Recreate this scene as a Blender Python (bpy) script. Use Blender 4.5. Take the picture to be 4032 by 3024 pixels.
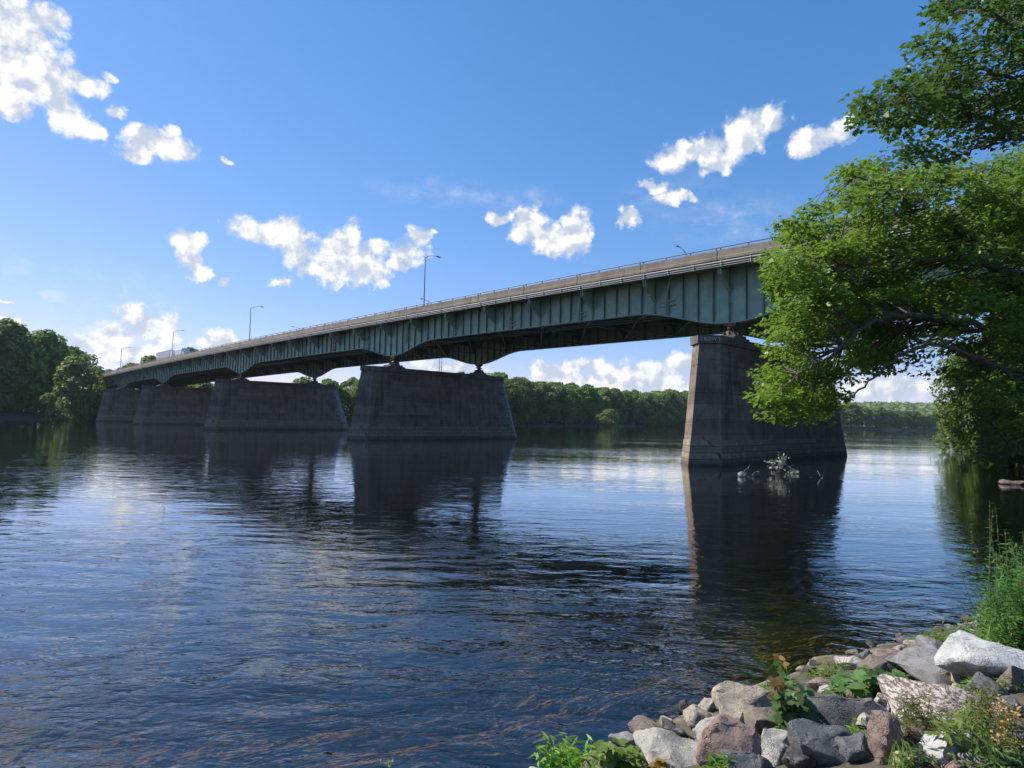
import bpy, bmesh, math, random
import numpy as np
from mathutils import Vector, Matrix, noise as mnoise
R=math.radians
S=bpy.context.scene; COL=S.collection
for o in list(bpy.data.objects): bpy.data.objects.remove(o)
# ------------------------------------------------------------------ camera
FPX,PITCH,ROLL,CAMH=2411.4,0.05734,0.01986,4.0
cam=bpy.data.cameras.new('camera'); camo=bpy.data.objects.new('camera',cam); COL.objects.link(camo)
cam.sensor_width=36; cam.lens=36*FPX/4032; cam.clip_start=.1; cam.clip_end=20000
MC=Matrix.Rotation(math.pi/2+PITCH,4,'X')@Matrix.Rotation(ROLL,4,'Z')
camo.matrix_world=Matrix.Translation((0,0,CAMH))@MC
S.camera=camo
def pxdir(x,y,full=False):                      # picture position (2212 wide) -> unit-depth direction
    k=1 if full else 4032/2212
    return (MC.to_3x3()@Vector(((x*k-2016)/FPX,-(y*k-1512)/FPX,-1)))
def at(x,y,depth):
    d=pxdir(x,y); return Vector((0,0,CAMH))+d*(depth/d.y)
# ------------------------------------------------------------------ light
SUN_AZ,SUN_EL=R(-68),R(45)
sl=bpy.data.lights.new('sun','SUN'); sl.energy=5.0; sl.angle=R(.5); sl.color=(1,.95,.86)
so=bpy.data.objects.new('sun',sl); COL.objects.link(so)
sd=Vector((math.sin(SUN_AZ)*math.cos(SUN_EL),math.cos(SUN_AZ)*math.cos(SUN_EL),math.sin(SUN_EL)))
so.rotation_euler=sd.to_track_quat('Z','Y').to_euler(); so.location=(-60,40,80)
S.view_settings.view_transform='Standard'; S.view_settings.look='None'
S.view_settings.exposure=0.5; S.view_settings.gamma=1; S.view_settings.use_curve_mapping=False
S.cycles.use_denoising=True; S.cycles.max_bounces=6; S.cycles.diffuse_bounces=2; S.cycles.glossy_bounces=3
S.cycles.transparent_max_bounces=8; S.cycles.transmission_bounces=3
S.cycles.caustics_reflective=False; S.cycles.caustics_refractive=False; S.cycles.sample_clamp_indirect=4
# ------------------------------------------------------------------ node helpers
class NT:
    def __init__(s,t): s.t=t
    def n(s,typ,props=None,**inp):
        nd=s.t.nodes.new(typ)
        for k,v in (props or {}).items(): setattr(nd,k,v)
        for k,v in inp.items():
            k=k.replace('_',' ')
            sock=nd.inputs[int(k[1:])] if k[0]=='i' and k[1:].isdigit() else nd.inputs[k]
            s.set(sock,v)
        return nd
    def set(s,sock,v):
        if isinstance(v,bpy.types.NodeSocket): s.t.links.new(v,sock)
        elif isinstance(v,bpy.types.Node): s.t.links.new(v.outputs[0],sock)
        else:
            if hasattr(sock.default_value,'__len__') and len(sock.default_value)==4 and len(v)==3: v=(*v,1)
            sock.default_value=v
    def math(s,op,a,b=0,c=0,clamp=False):
        return s.n('ShaderNodeMath',{'operation':op,'use_clamp':clamp},i0=a,i1=b,i2=c).outputs[0]
    def rng(s,v,a,b,c=0,d=1,smooth=False):
        return s.n('ShaderNodeMapRange',{'interpolation_type':'SMOOTHSTEP' if smooth else 'LINEAR'},i0=v,i1=a,i2=b,i3=c,i4=d).outputs[0]
    def mix(s,f,a,b,mode='MIX'):
        nd=s.t.nodes.new('ShaderNodeMix'); nd.data_type='RGBA'; nd.blend_type=mode; nd.clamp_factor=True
        s.set(nd.inputs[0],f); s.set(nd.inputs[6],a); s.set(nd.inputs[7],b); return nd.outputs[2]
    def noise(s,vec,scale,detail=4,rough=.55,out=0,dist=0):
        nd=s.n('ShaderNodeTexNoise',Scale=scale,Detail=detail,Roughness=rough,Distortion=dist)
        if vec is not None: s.set(nd.inputs['Vector'],vec)
        return nd.outputs[out]
    def scalev(s,vec,sc,rot=(0,0,0)):
        return s.n('ShaderNodeMapping',Vector=vec,Scale=sc,Rotation=rot).outputs[0]
    def bump(s,h,dist,strength=1):
        return s.n('ShaderNodeBump',Height=h,Distance=dist,Strength=strength).outputs[0]
MATS={}
def material(name,fn):
    m=bpy.data.materials.new(name); m.use_nodes=True; m.node_tree.nodes.clear()
    t=NT(m.node_tree); out=m.node_tree.nodes.new('ShaderNodeOutputMaterial')
    t.set(out.inputs[0],fn(t)); MATS[name]=m; return m
def pbsdf(t,col,rough=.7,normal=None,metal=0,spec=.5,**k):
    nd=t.n('ShaderNodeBsdfPrincipled',Base_Color=col,Roughness=rough,Metallic=metal)
    nd.inputs['Specular IOR Level'].default_value=spec
    if normal is not None: t.set(nd.inputs['Normal'],normal)
    return nd.outputs[0]
def objco(t): return t.n('ShaderNodeTexCoord').outputs['Object']
def geopos(t): return t.n('ShaderNodeNewGeometry').outputs['Position']
# ------------------------------------------------------------------ world: clear summer sky with cumulus at infinity
W=bpy.data.worlds.new('World'); S.world=W; W.use_nodes=True; wt=W.node_tree; wt.nodes.clear(); T=NT(wt)
W.cycles.sampling_method='NONE'
sky=T.n('ShaderNodeTexSky',{'sky_type':'NISHITA','sun_disc':False,'sun_elevation':SUN_EL,'sun_rotation':SUN_AZ%(2*math.pi),
    'altitude':0,'air_density':1.0,'dust_density':.15,'ozone_density':3.5})
sps=T.n('ShaderNodeSeparateColor',Color=sky.outputs[0]); GR=[(1.27,.635),(.80,.56),(.72,.78)]      # camera-like tone response of the blue
skyc=T.n('ShaderNodeCombineColor',**{'i%d'%i:T.math('MULTIPLY',T.math('POWER',T.math('MULTIPLY',sps.outputs[i],.178),g),k/.12/1.19) for i,(g,k) in enumerate(GR)}).outputs[0]
dirv=T.n('ShaderNodeTexCoord').outputs['Generated']
sep=T.n('ShaderNodeSeparateXYZ',Vector=dirv)
az=T.math('ARCTAN2',sep.outputs[0],sep.outputs[1]); el=T.math('ARCSINE',sep.outputs[2])
ae=T.n('ShaderNodeCombineXYZ',X=az,Y=el).outputs[0]
wn=T.noise(ae,26,6,.62,out=1)
warp=T.n('ShaderNodeVectorMath',{'operation':'SUBTRACT'},i0=wn,i1=(.5,.5,.5)).outputs[0]
warp=T.n('ShaderNodeVectorMath',{'operation':'MULTIPLY'},i0=warp,i1=(.05,.045,0)).outputs[0]
aw=T.n('ShaderNodeVectorMath',{'operation':'ADD'},i0=ae,i1=warp).outputs[0]
CL=[(30,60,80,75),(105,48,42,36),(60,150,105,58),(20,215,50,45),(110,205,62,48),(160,178,58,24),(150,245,42,48),(182,288,28,22),
 (238,170,16,11),(250,243,24,12),(330,312,62,32),(368,318,46,26),(288,332,40,18),(375,285,15,14),(495,350,20,8),
 (405,520,38,26),(412,562,26,46),(428,592,24,18),(484,606,10,8),(575,498,80,34),(620,510,62,40),(655,545,45,32),(676,578,36,24),
 (735,545,46,48),(715,585,34,36),(765,512,26,34),(795,588,46,36),(815,540,30,26),(775,562,42,40),(605,606,26,11),
 (908,512,26,28),(885,548,38,32),(862,576,24,12),(932,499,14,11),(1078,472,28,14),(1145,488,48,44),(1190,515,62,36),(1242,488,30,38),
 (1222,530,56,26),(1262,508,22,30),(1465,340,58,32),(1535,320,44,34),(1600,292,56,46),(1655,262,56,32),(1555,345,58,26),(1420,402,40,13),
 (1455,425,40,15),(1745,305,44,28),(1800,284,54,26),(1838,264,30,16),(1358,470,28,22),
 (195,738,45,30),(255,728,50,34),(315,702,66,40),(352,712,34,40),(290,765,110,26),(470,735,45,24),(505,745,34,20),
 (1200,800,70,22),(1310,803,70,28),(1420,800,58,30),(1470,785,38,22),(1260,832,150,22),(1410,832,120,22),(960,788,90,16),
 (1870,840,90,24),(1950,838,70,34),(15,692,22,9),(3,650,20,4)]
fld=None
for c in CL:
    d=pxdir(c[0],c[1]).normalized(); k=1.42/1322
    a0=math.atan2(d.x,d.y); e0=math.asin(d.z); ce=max(.3,math.cos(e0)); fall=d.y
    loc=(a0,e0,0); scl=(c[2]*k*fall/ce,c[3]*k*fall,1)
    mp=T.n('ShaderNodeMapping',{'vector_type':'TEXTURE'},Vector=aw,Location=loc,Scale=scl)
    g=T.n('ShaderNodeTexGradient',{'gradient_type':'SPHERICAL'},Vector=mp).outputs[1]
    fld=g if fld is None else T.math('MAXIMUM',fld,g)
wis=None
for c in [(930,415,110,26),(1090,432,120,24),(1450,420,90,36),(1560,470,130,40),(120,620,200,60),(1640,500,90,30)]:
    d=pxdir(c[0],c[1]).normalized(); k=1.42/1322
    mp=T.n('ShaderNodeMapping',{'vector_type':'TEXTURE'},Vector=aw,Location=(math.atan2(d.x,d.y),math.asin(d.z),0),Scale=(c[2]*k,c[3]*k,1))
    g=T.n('ShaderNodeTexGradient',{'gradient_type':'SPHERICAL'},Vector=mp).outputs[1]
    wis=g if wis is None else T.math('MAXIMUM',wis,g)
n1=T.noise(ae,32,7,.56); n2=T.noise(T.scalev(ae,(1,1.25,1)),14,6,.6)
n1s=T.noise(T.n('ShaderNodeVectorMath',{'operation':'ADD'},i0=ae,i1=(-.013,.014,0)).outputs[0],32,4,.52)
edge=T.math('MULTIPLY',T.math('SUBTRACT',n1,.5),1.45)
f=T.math('ADD',fld,T.math('MULTIPLY',edge,T.rng(fld,0,.14)))
dens=T.rng(f,.15,.58,0,1,True)
wsp=T.math('MULTIPLY',T.math('MULTIPLY',wis,T.rng(T.noise(T.scalev(ae,(1,2.4,1)),16,7,.65),.40,.75)),.5,clamp=True)
alpha=T.math('MAXIMUM',T.math('MULTIPLY',dens,.97),wsp)
rel=T.math('MULTIPLY',T.math('SUBTRACT',n1,n1s),1.5)
shade=T.rng(T.math('ADD',T.math('ADD',T.math('MULTIPLY',n2,.75),rel),T.math('MULTIPLY',f,.22)),.30,.70,0,1,True)
ccol=T.mix(shade,(.56,.63,.75),(1.0,.985,.96))
b1=T.n('ShaderNodeBackground',Color=skyc,Strength=.12)
b2=T.n('ShaderNodeBackground',Color=ccol,Strength=.74)
ms=T.n('ShaderNodeMixShader',i0=alpha,i1=b1.outputs[0],i2=b2.outputs[0])
wo=wt.nodes.new('ShaderNodeOutputWorld'); T.set(wo.inputs[0],ms.outputs[0])
# ------------------------------------------------------------------ mesh helpers
class MB:
    def __init__(s): s.v=[]; s.f=[]; s.m=[]; s.mi=0
    def add(s,vs,fs):
        b=len(s.v); s.v+=[tuple(v) for v in vs]
        for f in fs: s.f.append([i+b for i in f]); s.m.append(s.mi)
    def box(s,x0,x1,y0,y1,z0,z1):
        s.add([(x0,y0,z0),(x1,y0,z0),(x1,y1,z0),(x0,y1,z0),(x0,y0,z1),(x1,y0,z1),(x1,y1,z1),(x0,y1,z1)],
              [(3,2,1,0),(4,5,6,7),(0,1,5,4),(1,2,6,5),(2,3,7,6),(3,0,4,7)])
    def loft(s,rings,cap=True,closed=True):
        n=len(rings[0]); vs=[p for r in rings for p in r]; fs=[]
        for i in range(len(rings)-1):
            for j in range(n if closed else n-1):
                k=(j+1)%n; fs.append((i*n+j,i*n+k,(i+1)*n+k,(i+1)*n+j))
        if cap and closed: fs.append(tuple(reversed(range(n)))); fs.append(tuple(range((len(rings)-1)*n,len(rings)*n)))
        s.add(vs,fs)
    def tube(s,pts,rad,n=8,cap=True):
        pts=[Vector(p) for p in pts]; rs=rad if hasattr(rad,'__len__') else [rad]*len(pts); rings=[]
        up=Vector((0,0,1)); u=None
        for i,p in enumerate(pts):
            d=(pts[min(i+1,len(pts)-1)]-pts[max(i-1,0)]).normalized()
            if u is None: u=d.cross(up if abs(d.z)<.9 else Vector((1,0,0))).normalized()
            else: u=(u-d*u.dot(d)).normalized()
            w=d.cross(u)
            rings.append([p+(u*math.cos(2*math.pi*k/n)+w*math.sin(2*math.pi*k/n))*rs[i] for k in range(n)])
        s.loft(rings,cap)
    def beam(s,a,b,wx,wz):       # rectangular bar between two points
        a=Vector(a); b=Vector(b); d=(b-a).normalized(); u=d.cross(Vector((0,0,1)) if abs(d.z)<.95 else Vector((0,1,0))).normalized(); w=u.cross(d)
        q=[(-1,-1),(1,-1),(1,1),(-1,1)]
        s.loft([[p+u*(x*wx/2)+w*(y*wz/2) for x,y in q] for p in (a,b)])
    def build(s,name,mats,parent=None,smooth=False):
        me=bpy.data.meshes.new(name); me.from_pydata(s.v,[],s.f)
        for m in (mats if isinstance(mats,(list,tuple)) else [mats]): me.materials.append(m)
        if any(s.m): me.polygons.foreach_set('material_index',s.m)
        if smooth: me.polygons.foreach_set('use_smooth',[True]*len(s.f))
        me.update(); return link(name,me,parent)
def link(name,me,parent=None):
    o=bpy.data.objects.new(name,me); COL.objects.link(o)
    if parent is not None: o.parent=parent
    return o
def tag(o,label=None,cat=None,group=None,kind=None):
    if label: o['label']=label
    if cat: o['category']=cat
    if group: o['group']=group
    if kind: o['kind']=kind
    return o
def thing(name,label,cat,loc=(0,0,0),rz=0,group=None):
    o=bpy.data.objects.new(name,None); COL.objects.link(o); o.location=loc; o.rotation_euler=(0,0,rz); o.empty_display_size=.3
    return tag(o,label,cat,group)
def dup(root,loc=None,rz=None,scale=None,label=None,group=None):
    r=root.copy(); COL.objects.link(r)
    if loc is not None: r.location=loc
    if rz is not None: r.rotation_euler=(0,0,rz)
    if scale is not None: r.scale=scale
    if label: r['label']=label
    if group: r['group']=group
    for ch in [c for c in COL.objects if c.parent==root]:
        c=ch.copy(); COL.objects.link(c); c.parent=r
        for g in [q for q in COL.objects if q.parent==ch]:
            d=g.copy(); COL.objects.link(d); d.parent=c
    return r
def polys(name,V,mats,parent=None,mi=None,smooth=False):   # V: (N polygons, K corners, 3)
    V=np.asarray(V,np.float32); n,k,_=V.shape
    me=bpy.data.meshes.new(name); me.vertices.add(n*k); me.vertices.foreach_set('co',V.ravel())
    me.loops.add(n*k); me.loops.foreach_set('vertex_index',np.arange(n*k,dtype=np.int32))
    me.polygons.add(n); me.polygons.foreach_set('loop_start',np.arange(0,n*k,k,dtype=np.int32))
    try: me.polygons.foreach_set('loop_total',np.full(n,k,np.int32))
    except Exception: pass
    for m in (mats if isinstance(mats,(list,tuple)) else [mats]): me.materials.append(m)
    if mi is not None: me.polygons.foreach_set('material_index',np.asarray(mi,np.int32))
    me.update(calc_edges=True); me.validate(); return link(name,me,parent)
def unit(a): return a/np.maximum(np.linalg.norm(a,axis=-1,keepdims=True),1e-9)
def place_leaves(P,Nn,D,size,tmpl):
    """leaf outlines: P base points, Nn face normals, D length directions, tmpl (K,3): x across, y along, z up"""
    Nn=unit(Nn); D=unit(D-Nn*np.sum(D*Nn,-1,keepdims=True)); X=np.cross(D,Nn); sz=np.asarray(size)[:,None,None]
    return P[:,None,:]+sz*(tmpl[None,:,0:1]*X[:,None,:]+tmpl[None,:,1:2]*D[:,None,:]+tmpl[None,:,2:3]*Nn[:,None,:])
T_MAPLE=np.array([(0,0,0),(.30,.05,.0),(.52,.32,-.10),(.27,.42,0),(.30,.72,-.06),(.0,1.05,-.2),(-.30,.72,-.06),(-.27,.42,0),(-.52,.32,-.10),(-.30,.05,0)])
T_LANCE=np.array([(0,0,0),(.09,.3,0),(.085,.6,-.03),(0,1,-.14),(-.085,.6,-.03),(-.09,.3,0)])
T_OVAL=np.array([(0,0,0),(.28,.18,.02),(.34,.5,0),(.2,.82,-.05),(0,1,-.1),(-.2,.82,-.05),(-.34,.5,0),(-.28,.18,.02)])
T_CLUMP=np.array([(-.5,-.35,0),(.1,-.5,.08),(.5,-.1,0),(.3,.45,.06),(-.15,.3,0),(-.45,.4,.1)])
T_BLADE=np.array([(.03,0,0),(.028,.35,.03),(.02,.7,-.02),(0,1,-.16),(-.02,.7,-.02),(-.028,.35,.03)])
# ------------------------------------------------------------------ materials
def concrete(name,base,dark,rust=0,joints=False,scale=1):
    def fn(t):
        co=objco(t); n=t.noise(co,.5*scale,6,.65); st=t.noise(t.scalev(co,(1.2*scale,1.2*scale,.12*scale)),1.0,5,.6)
        fine=t.noise(co,9*scale,4,.6)
        c=t.mix(t.rng(n,.3,.7),base,dark)
        c=t.mix(t.rng(st,.52,.70,0,.6),c,tuple(x*.45 for x in dark))
        c=t.mix(t.rng(t.noise(co,1.7*scale,5,.7),.62,.74,0,.45),c,tuple(min(1,x*1.5) for x in base))
        sp0=t.n('ShaderNodeSeparateXYZ',Vector=co)
        uv0=t.n('ShaderNodeCombineXYZ',X=t.math('ADD',sp0.outputs[0],t.math('MULTIPLY',sp0.outputs[1],.8)),Y=sp0.outputs[2]).outputs[0]
        bk=t.n('ShaderNodeTexBrick',{'offset':.37,'squash':1.6,'squash_frequency':3},Vector=uv0,Color1=(1,1,1),Color2=(.66,.65,.64),Mortar=(.45,.43,.41),Scale=1,Mortar_Size=.02,Brick_Width=5.3,Row_Height=1.45)
        if not joints: c=t.mix(.8,c,t.mix(1,c,bk.outputs[0],'MULTIPLY'))
        if rust: c=t.mix(t.rng(t.noise(t.scalev(co,(.9,.9,.25)),.8,5,.6),.6,.7,0,rust),c,(.16,.07,.035))
        h=t.math('ADD',t.math('MULTIPLY',fine,.35),n)
        if joints:
            sp=t.n('ShaderNodeSeparateXYZ',Vector=co)
            u=t.math('FRACT',t.math('DIVIDE',t.math('SUBTRACT',sp.outputs[1],2.05),9.1))
            ln=t.math('LESS_THAN',u,.012); c=t.mix(t.math('MULTIPLY',ln,.85),c,(.02,.017,.015))
            u2=t.math('FRACT',t.math('DIVIDE',sp.outputs[1],3.03)); pt=t.noise(t.scalev(co,(.1,.33,1.2)),1,0,0)
            c=t.mix(t.rng(pt,.56,.6,0,.4),c,(.30,.27,.22))
        return pbsdf(t,c,.9,t.bump(h,.03/scale,.6),spec=.25)
    return material(name,fn)
M_CONC=concrete('weathered_concrete',(.30,.232,.172),(.16,.12,.092))
M_CAP=concrete('cap_concrete',(.23,.18,.15),(.115,.09,.078))
M_PARA=concrete('parapet_concrete',(.36,.295,.22),(.22,.18,.14),.35,True)
def masonry(name,c1,c2,mortar,bw,bh):
    def fn(t):
        co=objco(t); sp=t.n('ShaderNodeSeparateXYZ',Vector=co)
        uv=t.n('ShaderNodeCombineXYZ',X=t.math('ADD',sp.outputs[0],t.math('MULTIPLY',sp.outputs[1],.77)),Y=sp.outputs[2]).outputs[0]
        uv=t.n('ShaderNodeVectorMath',{'operation':'ADD'},i0=uv,i1=t.n('ShaderNodeVectorMath',{'operation':'SCALE'},i0=t.noise(co,1.4,2,.5,out=1),Scale=.06)).outputs[0]
        b=t.n('ShaderNodeTexBrick',{'offset':.43,'squash':1.4,'squash_frequency':2},Vector=uv,Color1=c1,Color2=c2,Mortar=mortar,Scale=1,Mortar_Size=.035,Brick_Width=bw,Row_Height=bh,Bias=-.1)
        n=t.noise(co,1.6,6,.65); c=t.mix(t.rng(n,.35,.7),b.outputs[0],tuple(x*.5 for x in c1))
        zz=t.rng(sp.outputs[2],.15,.9,1,0); c=t.mix(t.math('MULTIPLY',zz,.75),c,(.035,.032,.028))     # tide stain
        h=t.math('ADD',t.math('MULTIPLY',b.outputs[1],-.6),t.math('MULTIPLY',t.noise(co,3,5,.6),.7))
        return pbsdf(t,c,.85,t.bump(h,.12,.9),spec=.3)
    return material(name,fn)
M_BAND=masonry('brownstone_courses',(.36,.285,.19),(.21,.17,.13),(.05,.043,.038),1.9,.62)
M_GRAN=masonry('granite_blocks',(.34,.33,.33),(.22,.215,.22),(.06,.06,.06),1.2,.6)
def paint(name,base,worn,rust):
    def fn(t):
        co=objco(t); n=t.noise(co,.8,5,.6)
        c=t.mix(t.rng(n,.35,.7),base,worn)
        c=t.mix(t.rng(t.noise(co,1.9,6,.72),.68,.74,0,.8),c,rust)
        st=t.noise(t.scalev(co,(.8,1.6,.16)),1,4,.6); c=t.mix(t.rng(st,.55,.75,0,.45),c,tuple(x*.5 for x in worn))
        return pbsdf(t,c,.55,t.bump(t.noise(co,14,3,.5),.006,.4),spec=.4)
    return material(name,fn)
M_GREEN=paint('green_bridge_paint',(.27,.39,.29),(.205,.295,.225),(.10,.055,.03))
M_GREEND=paint('dull_green_paint_and_shade',(.12,.185,.145),(.09,.14,.11),(.09,.05,.03))  # darker bridge green; on the web stiffeners it paints in shade
M_RUST=paint('rusted_steel',(.10,.06,.045),(.07,.05,.045),(.13,.06,.03))
M_STEEL=material('galvanised_steel',lambda t:pbsdf(t,t.mix(t.noise(objco(t),2,4),(.33,.34,.35),(.22,.23,.24)),.5,metal=.3))
M_RAIL=material('dark_rail_steel',lambda t:pbsdf(t,t.mix(t.noise(objco(t),3,4),(.075,.07,.07),(.13,.09,.07)),.6))
M_PIPE=material('grey_conduit',lambda t:pbsdf(t,t.mix(t.noise(objco(t),1.3,4),(.50,.49,.47),(.34,.33,.32)),.55))
M_ASPH=material('asphalt',lambda t:pbsdf(t,t.mix(t.noise(objco(t),6,4),(.045,.045,.045),(.065,.063,.06)),.9))
M_WHITE=material('white_vehicle_paint',lambda t:pbsdf(t,t.mix(t.noise(objco(t),1,4),(.72,.73,.74),(.6,.61,.62)),.35))
M_VAN=material('grey_trailer_panel',lambda t:pbsdf(t,t.mix(t.noise(t.scalev(objco(t),(.3,2,.3)),1,3),(.50,.52,.56),(.42,.44,.48)),.4))
M_RUBBER=material('rubber',lambda t:pbsdf(t,t.mix(t.noise(objco(t),5),(.02,.02,.02),(.035,.033,.03)),.8))
M_GLASS=material('dark_glass',lambda t:pbsdf(t,(.02,.025,.03),.08))
M_LENS=material('lamp_lens',lambda t:pbsdf(t,(.55,.55,.5),.2))
M_CHALK=material('pale_paint_lettering',lambda t:pbsdf(t,t.mix(t.rng(t.noise(objco(t),7,4),.4,.6),(.62,.6,.57),(.32,.31,.30)),.8))
M_TAR=material('black_paint_scrawl',lambda t:pbsdf(t,t.mix(t.noise(objco(t),3),(.025,.022,.022),(.045,.04,.038)),.8))
def leafmat(name,c1,c2,tr,trf=.45,rough=.5,c3=None,vary=True):
    def fn(t):
        g=t.n('ShaderNodeNewGeometry'); oi=t.n('ShaderNodeObjectInfo')
        rv=t.math('FRACT',t.math('ADD',g.outputs['Random Per Island'],0))
        c=t.mix(rv,c1,c2); pn=t.noise(g.outputs['Position'],.35,3,.6)
        c=t.mix(t.rng(pn,.35,.65,0,.7),c,c3 or c2)
        hs=t.n('ShaderNodeHueSaturation',Hue=t.rng(oi.outputs['Random'],0,1,.475,.525),Saturation=t.rng(oi.outputs['Random'],0,1,.85,1.1),
               Value=t.rng(t.math('FRACT',t.math('MULTIPLY',oi.outputs['Random'],7.31)),0,1,.72,1.3),Color=c).outputs[0] if vary else t.mix(t.rng(pn,.40,.70,0,.35),c,tuple(x*k for x,k in zip(c1,(.75,.7,.9))))
        p=pbsdf(t,hs,rough,spec=.3)
        tl=t.n('ShaderNodeBsdfTranslucent',Color=t.mix(.5,hs,tr)).outputs[0]
        return t.n('ShaderNodeMixShader',i0=trf,i1=p,i2=tl).outputs[0]
    return material(name,fn)
L_FAR=leafmat('far_foliage',(.115,.18,.05),(.22,.285,.06),(.30,.39,.045),.38,.6,(.135,.225,.065))
L_BANK=leafmat('bank_foliage',(.075,.135,.028),(.15,.215,.038),(.24,.33,.03),.42,.5)
L_MAPLE=leafmat('maple_leaf',(.095,.195,.034),(.185,.305,.046),(.32,.46,.045),.40,.42,vary=False)
L_DARK=leafmat('dark_maple_leaf',(.046,.105,.024),(.080,.155,.032),(.15,.25,.03),.42,.42,vary=False)
L_HERB=leafmat('bright_herb_leaf',(.12,.24,.025),(.19,.32,.035),(.28,.42,.03),.4,.45)
L_WILLOW=leafmat('willow_leaf',(.06,.13,.035),(.10,.19,.05),(.16,.27,.05),.35,.45)
L_SAP=leafmat('sapling_leaf',(.05,.135,.03),(.10,.20,.045),(.16,.28,.03),.35,.4)
L_BRONZE=leafmat('bronze_young_leaf',(.22,.12,.025),(.30,.20,.03),(.35,.2,.03),.35,.45)
L_OLIVE=leafmat('olive_weed_leaf',(.075,.095,.02),(.13,.14,.03),(.16,.17,.03),.3,.6)
L_GOLD=leafmat('yellow_flower',(.40,.25,.03),(.50,.34,.05),(.4,.28,.02),.25,.7)
L_PALE=leafmat('bleached_leaf',(.20,.21,.15),(.32,.32,.25),(.25,.25,.18),.25,.7)
L_PINK=leafmat('magenta_flower',(.55,.05,.45),(.6,.10,.5),(.5,.05,.4),.25,.7)
M_BARK=material('bark',lambda t:pbsdf(t,t.mix(t.noise(t.scalev(objco(t),(1,1,.3)),6,5),(.055,.045,.038),(.10,.085,.07)),.9,t.bump(t.noise(t.scalev(objco(t),(1,1,.25)),9,5),.03)))
M_BARKF=material('grey_bark',lambda t:pbsdf(t,t.mix(t.noise(objco(t),3,4),(.12,.105,.09),(.2,.18,.16)),.9))
M_STEM=material('green_stem',lambda t:pbsdf(t,t.mix(t.noise(objco(t),5),(.10,.16,.03),(.15,.12,.04)),.6))
M_TWIG=material('brown_stem',lambda t:pbsdf(t,t.mix(t.noise(objco(t),5),(.12,.07,.035),(.07,.05,.03)),.7))
M_DRIFT=material('driftwood',lambda t:pbsdf(t,t.mix(t.noise(t.scalev(objco(t),(1,1,3)),3,5),(.30,.27,.23),(.18,.155,.13)),.85))
# ------------------------------------------------------------------ terrain, river
NEAR=[(-2500,-900),(-200,-70),(-40,-14),(-20,-3),(-8,3.6),(-3,6.0),(-.6,6.9),(.8,7.5),(1.9,8.2),(3.5,9.5),(5.4,10.9),(7.4,11.7),(9.6,12.7),(13,14.3),
      (21,20.5),(30,33.5),(41,47.5),(64,79),(84,112),(93,128),(104,132),(140,160),(260,230),(900,500),(4000,1500),(4000,-3000),(-2500,-3000)]
FAR=[(-4000,-300),(-900,60),(-330,196),(-214,238),(-196,262),(-160,282),(-64,312),(16,385),(90,470),(150,560),(250,640),(384,700),(432,700),
     (500,780),(620,840),(900,880),(4000,1700),(4000,6000),(-4000,6000)]
def sdf(P,poly):
    P=np.asarray(P,float); A=np.array(poly,float); B=np.roll(A,-1,0); d=np.full(len(P),1e18); ins=np.zeros(len(P),bool)
    for a,b in zip(A,B):
        e=b-a; w=P-a; k=np.clip((w@e)/(e@e),0,1)[:,None]; q=w-k*e; d=np.minimum(d,(q*q).sum(1))
        c=((a[1]>P[:,1])!=(b[1]>P[:,1])); den=(b[1]-a[1]) if b[1]!=a[1] else 1e-9
        ins^=c&(P[:,0]<(b[0]-a[0])*(P[:,1]-a[1])/den+a[0])
    return np.where(ins,1,-1)*np.sqrt(d)
def wob(x,y,f): return np.sin(x*f+1.3*np.sin(y*f*.7+1))*np.cos(y*f*1.3+1.7*np.sin(x*f*.6))
def ground_z(P):
    P=np.asarray(P,float); x,y=P[:,0],P[:,1]; dn=sdf(P,NEAR); df=sdf(P,FAR)
    r=np.hypot(x,y); amp=np.clip(r/60,.05,1)
    dn=dn+wob(x,y,.55)*.22+wob(x,y,.13)*np.clip(r/40-.3,0,2.2); df=df+wob(x,y,.045)*5
    zn=np.where(dn>0,np.minimum(.34*dn,2.6+.02*np.maximum(dn-8,0)),np.maximum(dn*.22,-3.2))
    zf=np.where(df>0,np.minimum(.35*df,3.0+.012*np.maximum(df-9,0)),np.maximum(df*.15,-3.2))
    hill=36*np.exp(-(((x-1060)/420)**2+((y-1750)/420)**2))+26*np.exp(-(((x-1750)/600)**2+((y-1900)/500)**2))+10*np.exp(-(((x-300)/900)**2+((y-2300)/500)**2))
    z=np.maximum(zn,zf)+np.where(df>60,hill,0)
    return z+np.where(z>-1,wob(x,y,1.7)*.05+wob(x,y,.3)*.12*amp,0)
gz=lambda x,y: float(ground_z([(x,y)])[0])
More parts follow.
